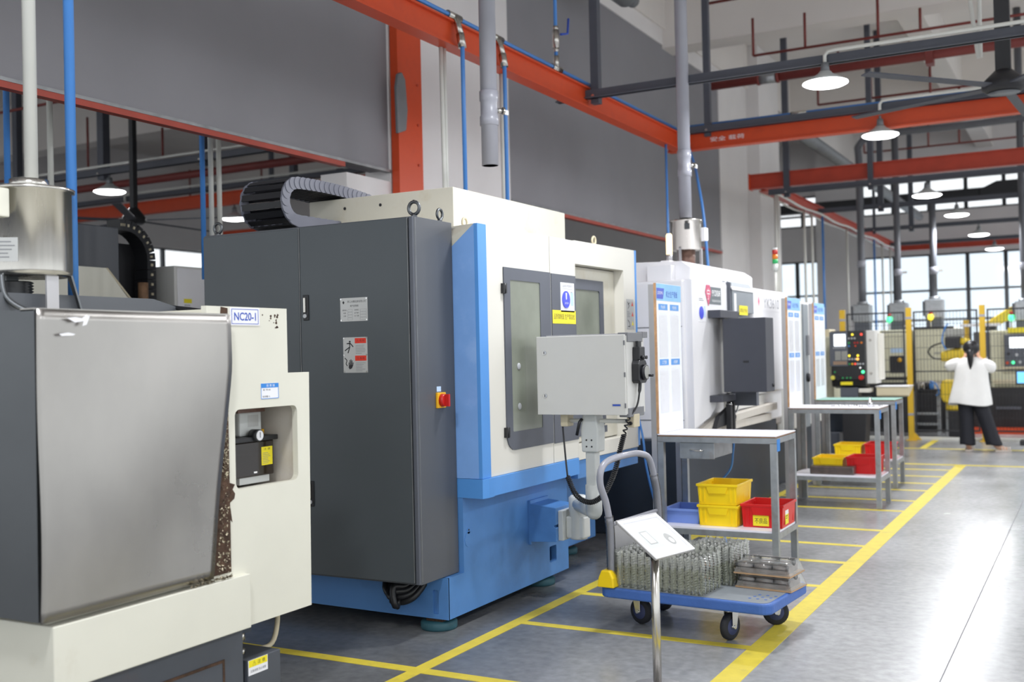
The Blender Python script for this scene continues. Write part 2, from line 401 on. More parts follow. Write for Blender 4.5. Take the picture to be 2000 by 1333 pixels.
def helix(p, turns, r, n=10):
    """coil points around polyline p"""
    p = [Vector(q) for q in p]; L = [0]
    for a, b in zip(p, p[1:]): L.append(L[-1]+(b-a).length)
    N = turns*n; out = []; ref = Vector((.3, .9, .2)).normalized()
    for i in range(N+1):
        d = L[-1]*i/N; k = max(0, min(len(p)-2, next((j for j in range(len(L)-1) if L[j+1] >= d), len(p)-2)))
        t = (d-L[k])/(L[k+1]-L[k]); q = p[k].lerp(p[k+1], t); dr = (p[k+1]-p[k]).normalized()
        a = (ref-dr*ref.dot(dr)).normalized(); b = dr.cross(a); th = 2*pi*i/n
        out.append(q+a*(r*cos(th))+b*(r*sin(th)))
    return out
def smooth_path(p, n=8):
    p = [Vector(q) for q in p]; out = []
    for i in range(len(p)-1):
        a = p[max(0, i-1)]; b = p[i]; c = p[i+1]; d = p[min(len(p)-1, i+2)]
        for k in range(n):
            t = k/n; out.append(.5*((2*b)+(c-a)*t+(2*a-5*b+4*c-d)*t*t+(3*b-a-3*c+d)*t**3))
    return out+[p[-1]]
#PART2
DY1, DY2, CY1 = 7.753, 8.484, 7.70
FR = math.atan2(-.965, -.82)
# ------------------------------------------------------------------ the hall
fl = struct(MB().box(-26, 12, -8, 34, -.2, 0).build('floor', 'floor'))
def line(x0, x1, y0, y1): return MB().box(x0, x1, y0, y1, 0, .0022 if x1-x0 < y1-y0 else .0014).build('marking_line', 'yellow_line', fl)
line(-1.675, -1.545, .5, 15.3)
line(-3.115, -3.035, 2.5, 7.25); line(-3.115, -3.035, 7.9, 14.9)
line(-4.6, -1.675, 4.545, 4.625)
for y in (5.66, 6.5, 7.3): line(-3.035, -1.675, y-.035, y+.035)
for y in (8.155, 8.887, 9.687, 10.884, 11.624, 12.485, 13.14, 13.86, 14.6): line(-3.035, -1.675, y-.04, y+.04)
line(-4.4, 3, 15.2, 15.31); line(-4.4, 3, 17.5, 17.6); line(-2.45, -2.35, 17.6, 19.1); line(-1.0, -.9, 17.6, 19.1)
for x in (-.695,): MB().box(x-.003, x+.003, 2, 24, 0, .0012).build('expansion_joint', 'ink_grey', fl)
MB().box(-4.6, 4, 19.1, 19.2, 0, .05).build('kerb', 'pipe_white', fl)
# left wall with two grey infill panels over its openings
wl = struct(MB().box(-6.3, -6, -3, 8.65, 6.9, 7.6).box(-6.3, -6, 7.95, 8.65, 0, 3.3).box(-6.3, -6, 8.65, 11.1, 0, 7.6).box(-6.3, -6, 11.1, 19.2, 6.5, 7.6).box(-6.3, -6, 19.2, 21.0, 0, 7.6).build('wall_left', 'wall_white'))
MB().box(-6.25, -6.02, -3, 8.66, 3.412, 6.9).build('infill_panel', 'wall_grey', wl)
MB().box(-6.25, -6.02, 11.1, 19.2, 3.412, 6.5).build('infill_panel', 'wall_grey', wl)
for y0, y1 in ((-3, 8.66), (11.1, 19.2)):
    MB().box(-6.05, -5.985, y0, y1, 3.388, 3.412).build('edge_rail', 'rail_steel', wl)
    MB().box(-6.06, -5.99, y0, 7.92 if y0 < 0 else y1, 3.345, 3.388).build('lintel_rail', 'rail_red', wl)
struct(MB().box(-6.4, -5.75, 21.0, 22.5, 0, 7.6).build('trim_1', 'wall_white', bevel=.01))['label'] = 'white square pillar at the end of the grey panelled wall'
# the far walls of the neighbouring bay
fw = struct(MB().box(-24.3, -24, -8, 34, 0, 4.3).box(-24.3, -24, -8, 34, 4.95, 7.6).build('wall_far', 'wall_white'))
# back wall with two rows of windows
WX = [-24, -8.9, -7.1, -5.85, 4]
bw = struct(MB().box(-24, -8.9, 32, 32.3, 0, 7.6).box(-8.9, 4, 32, 32.3, 0, 1.0).box(-8.9, -7.1, 32, 32.3, 4.12, 5.12).box(-8.9, -7.1, 32, 32.3, 6.04, 7.6).box(-5.85, 4, 32, 32.3, 4.12, 5.3).box(-5.85, 4, 32, 32.3, 6.22, 7.6).box(-7.1, -5.85, 31.75, 32.3, 0, 7.6).box(4, 12, 32, 32.3, 0, 7.6).build('wall_back', 'wall_white'))
wn = 0
def window(axis_pos, a0, a1, z0, z1, xs, zs, along='x', blue=None, fr=.05):
    """window in wall; xs inner mullions, zs inner transoms"""
    global wn; wn += 1
    def bx(b, u0, u1, w0, w1, d=.05):
        return b.box(u0, u1, axis_pos-d, axis_pos+d, w0, w1) if along == 'x' else b.box(axis_pos-d, axis_pos+d, u0, u1, w0, w1)
    f = MB(); bx(f, a0, a1, z0, z0+fr); bx(f, a0, a1, z1-fr, z1); bx(f, a0, a0+fr, z0+fr, z1-fr); bx(f, a1-fr, a1, z0+fr, z1-fr)
    w = struct(f.build('window_%d' % wn, 'window_frame'))
    X = [a0]+xs+[a1]; Z = [z0]+zs+[z1]
    for x in xs: bx(MB(), x-.05, x+.05, z0+fr, z1-fr, .06).build('mullion', 'window_frame', w)
    for z in zs: bx(MB(), a0+fr, a1-fr, z-.03, z+.03, .04).build('transom', 'window_frame', w)
    for i in range(len(X)-1):
        for j in range(len(Z)-1):
            bx(MB(), X[i]+.04, X[i+1]-.04, Z[j]+.025, Z[j+1]-.025, .006).build('pane', 'pane_blue' if blue is None or blue(i, j) else 'pane_clear', w)
    return w
window(32.1, -5.85, .8, 1.0, 4.12, [-5.0, -4.04, -3.08, -2.12, -1.15, -.2], [2.28, 3.1], blue=lambda i, j: True)
window(32.1, -8.9, -7.1, 1.0, 4.12, [-7.75], [2.28, 3.1])
window(32.1, -5.85, .8, 5.3, 6.22, [-5.0, -4.04, -3.08, -2.12, -1.15, -.2], [5.68, 5.84], blue=lambda i, j: False)
window(32.1, -8.9, -7.1, 5.12, 6.04, [-7.55], [5.45, 5.62], blue=lambda i, j: False)
window(-24.15, 8, 30, 4.3, 4.95, [11, 14, 17, 20, 23, 26], [], along='y', blue=lambda i, j: False)
# ceiling slab with beams
ce = struct(MB().box(-26, 10, -8, 34, 7.6, 7.8).build('ceiling', 'ceiling_white'))
for y, z in ((8.6, 6.5), (16.6, 6.45), (24.6, 6.6)): MB().box(-24, 10, y-.25, y+.25, z, 7.6).build('beam', 'ceiling_white', ce)
for x, z in ((-15, 6.7), (-10.3, 6.9), (-6.15, 6.75), (-2.55, 6.95), (1.4, 6.9)):
    MB().box(x-.2, x+.2, -8, 32, z, 7.6).build('beam', 'ceiling_white', ce)

# ------------------------------------------------------------------ overhead rails, channels, pipes
def ibeam(axis, a, b, c, z0, h=.22, w=.14):
    """I-section along axis from a to b; c = other coordinate"""
    m = MB(); t = .018
    for (d0, d1, e0, e1) in ((-w/2, w/2, z0, z0+t), (-w/2, w/2, z0+h-t, z0+h), (-w*.28, w*.28, z0+t, z0+h-t)):
        m.box(c+d0, c+d1, a, b, e0, e1) if axis == 'y' else m.box(a, b, c+d0, c+d1, e0, e1)
    return m
r1 = thing('overhead_rail', 'orange steel rail running from above the blue machine to the grey duct pipe', 'rail', (-4.75, 3, 4.2))
ibeam('y', 3, 13.4, -4.75, 4.2).build('beam', 'orange', r1)
r2 = thing('overhead_rail', 'orange cross rail with a blue pipe on top, second lamp hanging in front', 'rail', (-4.75, 13.5, 4.2))
ibeam('x', -4.9, 3, 13.5, 4.2).build('beam', 'orange', r2)
text(r2, '安全 载荷', 'ink_white', 'y', (-4.1, 13.455, 4.31), .45, .06)
r3 = thing('overhead_rail', 'orange cross rail with a square cut end and faint stencilling, over the white machines', 'rail', (-4.9, 17.4, 4.2))
ibeam('x', -4.92, 3, 17.4, 4.2, .24).build('beam', 'orange_red', r3)
MB().box(-4.94, -4.92, 17.31, 17.49, 4.19, 4.45).build('end_plate', 'orange', r3)
r4 = thing('overhead_rail', 'long orange rail receding along the left of the hall towards the back windows', 'rail', (-4.75, 17.6, 4.15))
ibeam('y', 17.5, 30.9, -4.75, 4.17, .18).build('beam', 'orange_red', r4)
for dx in (-.09, .1): MB().tube([(-4.75+dx, 17.6+i*.6, 4.16+.02*sin(i*1.3)) for i in range(22)], .02, 6).build('cable', 'pipe_white', r4)
r5 = thing('overhead_rail', 'farthest orange cross rail below the high back windows', 'rail', (-4.75, 31, 4.17))
ibeam('x', -4.85, 2, 31, 4.17, .2).build('beam', 'orange_red', r5)
r6 = thing('overhead_rail', 'orange cross rail of the neighbouring bay, behind its lamp', 'rail', (-22, 13.6, 4.2)); ibeam('x', -22, -7, 13.6, 4.2).build('beam', 'orange', r6); [MB().box(x-.04, x+.04, 13.56, 13.64, 4.42, 7.6).build('hanger', 'channel', r6) for x in (-19, -10.4)]
r7 = thing('overhead_rail', 'orange cross rail of the neighbouring bay, ending beside the eyebolt on the grey cabinet', 'rail', (-17.2, 18, 4.2)); ibeam('x', -17.0, -7, 18, 4.2, .26).build('beam', 'orange', r7); [MB().box(x-.04, x+.04, 17.96, 18.04, 4.46, 7.6).build('hanger', 'channel', r7) for x in (-15.6, -9)]
# orange column by the wall
oc = thing('steel_column', 'orange steel upright standing against the white pier between the grey panels', 'column', (-5.82, 8.85, 0))
MB().box(-5.985, -5.9, 8.66, 9.08, 0, 6.4).build('section', 'orange', oc)
MB().prism([(8.6, 3.75), (8.74, 3.8), (8.77, 4.0), (8.74, 4.3), (8.68, 4.36), (8.62, 4.33), (8.59, 4.2)], 'x', -5.898, -5.86).build('cable_guard', 'duct_grey', oc, bevel=.01)
for z in (3.5, 3.9, 4.3): 
    for y in (8.9,): MB().cyl((-5.9, y+.1, z), (-5.89, y+.1, z), .014, n=8).build('bolt', 'orange_red', oc)
def channel(y, z, x0, x1, label, hang, h=.09, cond=None, m='channel'):
    c = thing('hanging_channel', label, 'channel', (x0, y, z))
    MB().box(x0, x1, y-.02, y+.02, z, z+h).box(x0, x1, y-.05, y+.05, z, z+.012).build('bar', m, c)
    for x, s in hang: MB().box(x-s, x+s, y+.02, y+.02+2*s, z-.05, 7.6).build('hanger', m, c)
    for x, s in hang: MB().cyl((x, y-.02, z+.02), (x, y-.035, z+.02), .018, n=8).build('bolt', 'steel', c)
    if cond: 
        cx = cond
        MB().tube([(cx, y-.06, z-.02), (cx, y-.06, z+.07), (cx+.03, y-.06, z+.105), (cx+.1, y-.06, z+.11), (x1, y-.06, z+.11)], .018, 8).build('conduit', 'pipe_white', c)
    return c
channel(10.45, 4.29, -5.05, 2.5, 'dark channel bar carrying a white conduit and the nearest lamp', [(-4.62, .045), (-.78, .0)] [:1], cond=-2.2)
channel(13.4, 4.4, -4.75, 2.5, 'dark channel bar lying along the blue pipe of the second cross rail', [(-4.35, .04)], cond=-2.2)
channel(17.28, 4.07, -4.6, 2.5, 'dark channel bar under the square ended orange rail', [(-4.32, .045), (-3.02, .04)], cond=None)
channel(21.3, 4.2, -4.8, 2.5, 'thin dark bar carrying the fourth lamp, counted from the nearest', [(-3.55, .05)], cond=None)
channel(25.5, 4.2, -4.8, 2.5, 'thin dark bar carrying the fifth lamp, counted from the nearest', [(-3.6, .05), (-4.4, .03)], cond=None)
channel(29.6, 4.2, -4.8, 2.5, 'thin dark bar carrying the farthest lamp', [], cond=None)
channel(10.4, 4.2, -20, -6.6, 'dark channel with white conduit carrying the lamp in the neighbouring bay', [(-13.9, .05), (-12.1, .06), (-10.2, .05), (-8.7, .05)], cond=-14.0)
channel(13.5, 4.45, -20, -6.6, 'dark channel with white conduit above the orange rail of the neighbouring bay', [(-11.3, .05), (-9.0, .05)], cond=-15.0)
# lamps
def make_lamp():
    t = thing('pendant_lamp', 'x', 'lamp', (0, 0, 0), 'high bay pendant lamps')
    MB().lathe([(.206, .012), (.14, .055), (.07, .095), (.05, .12)], (0, 0, 0), 28).build('shade', 'lamp_shade', t)
    MB().lathe([(.0, -.028), (.11, -.024), (.18, -.012), (.21, .004), (.208, .012)], (0, 0, 0), 28).build('diffuser', 'lamp_glow', t)
    MB().cyl((0, 0, .11), (0, 0, .2), .045, .035, 14).cyl((0, 0, .2), (0, 0, .24), .015, n=8).build('driver', 'duct_grey', t)
    return t
lamp0 = make_lamp()
for i, ((x, y), s) in enumerate(zip(LAMPS, ('nearest lit white pendant lamp, hanging from the conduit bend', 'lit white pendant lamp hanging in front of the second orange cross rail', 'lit white pendant lamp hanging in front of the upper back windows, nearest of that row', 'lit white pendant lamp hanging against the lower strip of high windows', 'lit white pendant lamp against the white wall between the window rows', 'lit white pendant lamp hanging lowest in the picture, just above the lower windows'))):
    z = 4.09 if i < 2 else 3.84 if i == 2 else 3.95
    o = lamp0 if i == 0 else copy_tree(lamp0)
    o.location = (x, y-.06, z); o['label'] = s
for (x, y), s in zip(LAMPS_OTHER_BAY, ('lit pendant lamp in the neighbouring bay, beside the blue air hose', 'small lit pendant lamp behind the black cable chain')):
    copy_tree(lamp0, (x, y, 3.95), s)
# blue compressed air pipe on the first rail with drops
ap = thing('air_pipe', 'blue compressed air pipe along the first orange rail with drops to the machines', 'pipe', (-4.75, 3, 4.46))
MB().tube([(-4.7, 3, 4.455), (-4.7, 13.35, 4.455)], .019, 10).build('main_pipe', 'pipe_blue', ap)
for y, zb in ((DY1, 2.4), (DY2, 2.0)):
    MB().tube([(-4.66, y, 4.4), (-4.62, y, 4.2), (-4.62, y, zb)], .019, 10).build('drop_pipe', 'pipe_blue', ap)
    MB().cyl((-4.7, y-.1, 4.455), (-4.7, y+.1, 4.455), .034, n=12).cyl((-4.68, y, 4.455), (-4.63, y, 4.27), .03, n=12).cyl((-4.64, y, 4.3), (-4.62, y, 4.18), .036, n=10).build('tee_fitting', 'steel', ap)
MB().tube([(-4.7, 9.72, 4.47), (-4.7, 9.72, 7.6)], .019, 10).build('riser_pipe', 'pipe_blue', ap)
MB().cyl((-4.7, 9.62, 4.455), (-4.7, 9.82, 4.455), .032, n=12).cyl((-4.7, 9.72, 4.46), (-4.7, 9.72, 4.58), .03, n=12).build('tee_fitting', 'steel', ap)
vb = MB().cyl((-4.7, 9.72, 4.66), (-4.7, 9.72, 4.84), .036, n=12).cyl((-4.7, 9.72, 4.62), (-4.7, 9.72, 4.66), .028, n=6).cyl((-4.7, 9.72, 4.84), (-4.7, 9.72, 4.88), .03, n=6).build('ball_valve', 'steel', ap)
MB().tube([(-4.66, 9.75, 4.8), (-4.62, 9.83, 4.82), (-4.62, 9.86, 4.98)], .012, 8).build('valve_lever', 'ink_blue', vb)
ap2 = thing('air_pipe', 'blue air pipe lying on the second orange cross rail', 'pipe', (-4.75, 13.5, 4.5))
MB().tube([(-4.72, 13.52, 4.52), (2.5, 13.52, 4.52)], .022, 10).build('main_pipe', 'pipe_blue', ap2)
MB().cyl((-3.3, 13.52, 4.52), (-3.1, 13.52, 4.52), .03, n=10).build('coupling', 'steel', ap2)
MB().tube(smooth_path([(-4.7, 13.5, 4.45), (-4.5, 13.3, 4.0), (-4.35, 13.0, 3.7), (-4.25, 12.9, 3.2), (-4.2, 12.9, 2.3)], 6), .018, 8).build('hose', 'pipe_blue', ap2)
tag(recenter(MB().tube([(-4.0, 3.284, 1.86), (-4.0, 3.284, 7.6)], .023, 12).build('air_pipe', 'pipe_blue'), (-4.0, 3.284, 1.86)), 'blue air pipe standing upright behind the steel mist collector drum', 'pipe')
tag(recenter(MB().tube([(-4.72, 12.88, 2.2), (-4.72, 12.88, 4.2)], .016, 8).build('air_hose', 'pipe_blue'), (-4.72, 12.88, 2.2)), 'thin blue air hose hanging behind the second steel collector drum', 'pipe')
cw = thing('conduit_pair', 'pair of white conduits dropping from the orange rail behind the cream head casing', 'conduit', (-4.8, 7.55, 2.3))
for dy in (0, .05): MB().tube([(-4.8, CY1+dy, 4.2), (-4.8, CY1+.02+dy*.6, 2.3)], .018, 8).build('conduit', 'pipe_white', cw)
tag(recenter(MB().tube([(-4.8, 8.75, 4.2), (-4.8, 8.75, 2.3)], .022, 8).build('conduit', 'pipe_white'), (-4.9, 8.75, 2.3)), 'white conduit seen below the open end of the hanging duct pipe', 'conduit')
k = 0
for px_, y, m_, s in ((-4.66, 17.9, 'pipe_white', 'first white conduit dropping from the receding rail, beside the signal tower'), (-4.7, 18.2, 'pipe_white', 'second white conduit dropping from the receding rail, beside the signal tower'), (-4.75, 20.3, 'pipe_white', 'white conduit dropping in front of the left back window, left of a pair'), (-4.75, 20.9, 'pipe_white', 'white conduit dropping in front of the left back window, right of a pair'), (-4.7, 21.6, 'pipe_blue', 'blue air hose dropping in front of the left back window'), (-4.75, 24.2, 'pipe_white', 'white conduit dropping beside the yellow post in front of the back pillar'), (-4.7, 27.2, 'pipe_blue', 'blue air hose dropping right of the dark vertical duct'), (-4.75, 28.6, 'pipe_white', 'white conduit dropping before the first wide back window pane'), (-4.75, 29.8, 'pipe_white', 'white conduit dropping before the first wide back window pane, farther of two')):
    tag(recenter(MB().tube([(px_, y, 4.2), (px_, y, 1.2)], .024, 8).build('drop_conduit', m_), (px_, y, 1.2)), s, 'conduit')
for x, y, m_, s in ((-6.75, 5.0, 'pipe_blue', 'blue hose hanging below the red lintel at the far left of the opening'), (-6.75, 5.17, 'pipe_white', 'white conduit hanging below the red lintel, next to the far left blue hose'), (-6.75, 5.36, 'pipe_white', 'white conduit hanging below the red lintel, behind the steel drum'), (-6.75, 6.9, 'pipe_blue', 'blue hose hanging below the red lintel behind the grey cabinet'), (-6.75, 7.0, 'pipe_white', 'left white conduit hanging behind the eyebolt of the grey cabinet'), (-6.75, 7.1, 'pipe_white', 'right white conduit hanging behind the eyebolt of the grey cabinet')):
    tag(recenter(MB().tube([(x, y, 7.6), (x, y, 2.3)], .022, 8).build('drop_conduit', m_), (x, y, 2.3)), s, 'conduit')
# PVC exhaust ducts
def pvc(name, label, x, y, z0, zc, r=.063):
    t = thing(name, label, 'pipe', (x, y, z0))
    MB().lathe([(r*.94, 0), (r, 0), (r, 7.6-z0)], (x, y, z0), 24).lathe([(r*.92, 0), (r*.92, .3)], (x, y, z0), 24).build('pipe', 'pvc_grey', t)
    MB().lathe([(r, -.1), (r*1.12, -.098), (r*1.12, -.03), (r*1.02, -.02), (r*1.02, .08), (r*1.12, .09), (r*1.12, .16), (r, .165)], (x, y, zc), 24).build('collar', 'pvc_grey', t)
    v = MB().cyl((x+r*.6, y+r*.75, zc+.02), (x+r*1.1, y+r*1.3, zc+.02), .02, n=10).cyl((x+r*1.1, y+r*1.3, zc+.02), (x+r*1.25, y+r*1.5, zc+.02), .028, n=10).build('damper_valve', 'steel', t)
    MB().box(x+r*1.2, x+r*1.4, y+r*1.35, y+r*2.3, zc-.005, zc+.03).build('lever', 'label_white', v)
    return t
pvc('exhaust_pipe', 'grey plastic exhaust pipe with open lower end, hanging over the blue machine', -3.98, 7.05, 3.02, 3.42)
pvc('exhaust_pipe', 'grey plastic exhaust pipe fitted into the second steel collector drum', -3.62, 10.4, 2.93, 3.45)
# ducts
t = thing('air_duct', 'grey round duct with a blunt end, receding below the ceiling over the aisle', 'duct', (-3.82, 15.3, 4.8))
MB().cyl((-3.82, 15.3, 4.8), (-3.82, 28.5, 4.8), .1, n=24).build('tube', 'duct_grey', t); MB().cyl((-3.82, 15.27, 4.8), (-3.82, 15.32, 4.8), .104, n=24).build('end_cap', 'channel', t)
MB().cyl((-3.82, 22.0, 4.8), (-3.82, 22.2, 4.8), .115, n=20).build('joint_ring', 'galv', t)
t = thing('air_duct', 'thick grey duct ending in a stepped cap high by the upper grey panel', 'duct', (-5.35, 3, 6.1))
MB().cyl((-5.3, 3, 6.25), (-5.3, 13.1, 6.25), .15, n=24).build('tube', 'duct_grey', t); MB().cyl((-5.3, 13.1, 6.25), (-5.3, 13.35, 6.25), .09, n=20).build('end_cap', 'duct_grey', t)
t = thing('air_duct', 'dark horizontal duct with two bends dropping to the fenced machines', 'duct', (-3.92, 21.3, 5.6))
MB().tube(smooth_path([(-3.92, 21.3, 2.4), (-3.92, 21.3, 5.0), (-3.9, 21.3, 5.45), (-3.5, 21.3, 5.6), (-2.0, 21.3, 5.6), (-1.0, 21.3, 5.6), (-.63, 21.3, 5.45), (-.63, 21.3, 4.9)], 6), .068, 14).build('tube', 'dark_pipe', t)
MB().lathe([(.07, 0), (.082, .01), (.082, .12), (.07, .13)], (-3.92, 21.3, 3.1), 16).build('collar', 'pvc_grey', t)
for x, y, zt, zb, s in ((-3.26, 21.3, 5.56, 2.3, 'dark upright exhaust pipe dropping behind the second yellow fence post'), (-2.63, 21.3, 4.2, 2.3, 'dark upright exhaust pipe dropping midway between two yellow fence posts'), (-1.12, 21.3, 7.6, 2.3, 'dark upright exhaust pipe at the right edge before the back windows')):
    t = thing('exhaust_pipe', s, 'pipe', (x, y, zb))
    MB().lathe([(.055, 0), (.058, 1.0), (.064, zt-zb)], (x, y, zb), 16).build('pipe', 'dark_pipe', t); MB().lathe([(.06, 0), (.072, .01), (.072, .12), (.06, .13)], (x, y, zb+.6), 16).build('collar', 'pvc_grey', t)
    MB().box(x+.08, x+.16, y-.02, y+.02, zb+.64, zb+.68).build('lever', 'steel', t)
t = thing('air_duct', 'long dark rectangular duct crossing in front of the high back windows', 'duct', (-9, 30.9, 5.4))
MB().box(-9.2, -2.6, 30.7, 31.1, 5.4, 5.66).build('trunk', 'black_steel', t, bevel=.02); MB().prism([(-2.6, 5.42), (-2.2, 5.44), (2, 5.44), (2, 5.82), (-2.2, 5.82), (-2.6, 5.64)], 'y', 30.65, 31.15).build('wide_trunk', 'black_steel', t)
# red fire mains and sprinkler lines
t = thing('fire_main', 'thick dark red fire main with a grey clamp crossing under the ceiling', 'pipe', (-5.1, 16, 5.64))
MB().tube([(-5.1, 16, 5.64), (2, 16, 5.64)], .068, 14).build('pipe', 'dark_red', t); MB().cyl((-4.35, 16, 5.64), (-4.1, 16, 5.64), .082, n=14).build('clamp', 'galv', t)
for x in (-4.37, -4.08): MB().cyl((x-.02, 16, 5.64), (x+.02, 16, 5.64), .09, n=14).build('coupling', 'dark_red', t)
MB().box(-2.0, -1.9, 15.9, 16.1, 5.5, 5.8).build('bracket', 'dark_red', t)
t = thing('fire_main', 'dark red fire main of the neighbouring bay running above the lit lamp', 'pipe', (-20, 12, 4.4))
MB().tube([(-20, 12, 4.42), (-6.6, 12, 4.42)], .06, 12).build('pipe', 'dark_red', t)
def sprinkler(y, z, x0, x1, drops, label, r=.02):
    t = thing('sprinkler_pipe', label, 'pipe', (x0, y, z))
    MB().tube([(x0, y, z), (x1, y, z)], r, 8).build('branch_pipe', 'dark_red', t)
    for i, (x, h) in enumerate(drops): MB().tube([(x, y, z), (x, y, 7.6 if i == len(drops)-1 and h > 0 and x < -8 else z+h)], r, 8).build('riser', 'dark_red', t)
sprinkler(15.5, 5.87, -4.3, 2, [(-4.3, .55), (-3.55, .5), (-2.55, .55), (-2.0, .3)], 'thin red sprinkler pipe with risers just above the nearest lamp')
sprinkler(14.2, 6.32, -4.62, 2, [(-4.62, .5), (-3.9, .4)], 'thin red sprinkler pipe highest under the ceiling beams')
sprinkler(18.0, 6.1, -3.6, 2, [(-3.6, .35), (-2.5, .3), (-2.2, -.9)], 'thin red sprinkler pipe passing behind the nearest lamp shade')
sprinkler(19.2, 5.85, -4.2, 2, [(-4.2, .5), (-3.3, .35), (-1.9, -.5)], 'thin red sprinkler pipe crossing behind the ceiling fan')
sprinkler(24.0, 5.75, -4.3, 2, [(-4.3, .4), (-3.0, .5), (-2.4, .35)], 'thin red sprinkler pipe above the square ended orange rail')
sprinkler(9.6, 5.05, -20, -8.4, [(-12, .5), (-10.4, .4), (-8.4, .4)], 'thin red sprinkler pipe of the neighbouring bay, upper of two')
sprinkler(13.0, 5.0, -20, -9.6, [(-15.4, .9), (-13.6, .5), (-11.6, .8), (-9.6, .4)], 'thin red sprinkler pipe of the neighbouring bay, longest with three risers')
sprinkler(17.0, 5.0, -21, -9.6, [(-17, .7), (-15, .6), (-12.6, .8), (-11, .5)], 'thin red sprinkler pipe of the neighbouring bay, farthest back')
# ceiling fans
def fan(x, y, z, label, rot, L=2.1, pr=.07):
    t = thing('ceiling_fan', label, 'fan', (x, y, z))
    MB().box(x-pr, x+pr, y-pr, y+pr, z+.15, 7.6).build('drop_post', 'black_steel', t)
    q_ = pr/.07*.5+.4; MB().lathe([(.0, -.07*q_), (.18*q_, -.065*q_), (.23*q_, -.02), (.23*q_, .04), (.16*q_, .1), (.09*q_, .16)], (x, y, z), 24).build('motor_hub', 'machine_black', t)
    MB().lathe([(.0, -.072*q_), (.17*q_, -.07*q_)], (x, y, z-.004), 24).build('hub_cover', 'duct_grey', t)
    for k in range(5):
        a = rot+2*pi*k/5; m = MB().box(.2, L, -.05, .05, -.007, .007); m.xf(Matrix.Translation((x, y, z)) @ Matrix.Rotation(a, 4, 'Z') @ Matrix.Rotation(.1, 4, 'X')); m.build('blade', 'channel', t)
    return t
fan(-.75, 11.75, 4.15, 'black five blade ceiling fan on a thick black post at the upper right', FR, 1.7)
fan(-11.0, 10.0, 3.45, 'black five blade ceiling fan in the neighbouring bay below its lamp', .4, 1.6, .035)
t = thing('ceiling_strut', 'pair of thin white struts beside the black fan post', 'strut', (-1.1, 12, 4.6))
for a, b in (((-1.35, 12.3, 7.6), (-1.02, 12.3, 4.6)), ((-1.0, 12.3, 7.6), (-1.0, 12.3, 4.6))): MB().tube([a, b], .022, 8).build('rod', 'pipe_white', t)
#PART3
def holed(parent, name, m, axis, t0, t1, outer, holes, bevel=0):
    """flat sheet with real openings: outline and holes as 2d loops, thickness t0..t1 along axis"""
    bm = bmesh.new()
    def P(p, t): return {'x': (t, p[0], p[1]), 'y': (p[0], t, p[1]), 'z': (p[0], p[1], t)}[axis]
    ed = []
    for lp in [outer]+holes:
        vs = [bm.verts.new(P(p, t0)) for p in lp]
        ed += [bm.edges.new((vs[i], vs[(i+1) % len(vs)])) for i in range(len(vs))]
    bmesh.ops.triangle_fill(bm, edges=ed, use_beauty=True)
    r = bmesh.ops.extrude_face_region(bm, geom=bm.faces[:])
    d = Vector(P((0, 0), t1-t0))
    bmesh.ops.translate(bm, verts=[g for g in r['geom'] if isinstance(g, bmesh.types.BMVert)], vec=d-Vector(P((0, 0), 0)))
    bmesh.ops.recalc_face_normals(bm, faces=bm.faces)
    o0 = WL.get(parent.name, Vector()); bmesh.ops.translate(bm, verts=bm.verts, vec=-o0)
    me = bpy.data.meshes.new(name); bm.to_mesh(me); bm.free(); me.materials.append(MATS[m])
    o = bpy.data.objects.new(name, me); COL.objects.link(o); o.parent = parent; WL[o.name] = o0
    return o
def rrect(a0, a1, b0, b1, r=.03, n=5, corners=(1, 1, 1, 1)):
    out = []
    for k, (cx, cy) in enumerate(((a0, b0), (a1, b0), (a1, b1), (a0, b1))):
        if not corners[k] or r == 0: out.append((cx, cy)); continue
        sx, sy = (1 if cx == a0 else -1), (1 if cy == b0 else -1); ox, oy = cx+sx*r, cy+sy*r
        a = [pi, 1.5*pi, 0, .5*pi][k]
        for i in range(n+1): t = a+.5*pi*i/n; out.append((ox+r*cos(t), oy+r*sin(t)))
    return out
# ------------------------------------------------------------------ cream machine with the bent steel sheet (nearest)
m1 = thing('machine_tool', 'cream machine with a bent bare steel guard sheet and an oil unit in a recess', 'machine', (-3.9, 3.2, 0))
holed(m1, 'front_panel', 'cream', 'x', -3.33, -3.3, [(3.38, .432), (4.03, .432), (4.045, 1.535), (3.893, 1.535), (3.893, 1.832), (3.38, 1.832)], [rrect(3.538, 3.953, 1.035, 1.383, .03)])
b = MB().box(-4.7, -3.62, 2.6, 4.03, .43, 1.53).box(-4.7, -3.334, 2.6, 3.5, .66, 1.78).box(-4.7, -3.334, 3.5, 3.885, 1.54, 1.825)
b.build('casing', 'cream', m1)
MB().box(-3.62, -3.334, 3.5, 3.53, .45, 1.54).box(-3.62, -3.334, 3.965, 4.03, .45, 1.53).box(-3.62, -3.334, 3.53, 3.965, 1.39, 1.53).prism([(-3.62, 1.0), (-3.62, .45), (-3.334, .45), (-3.334, 1.03)], 'y', 3.53, 3.965).build('recess_lining', 'cream_inner', m1)
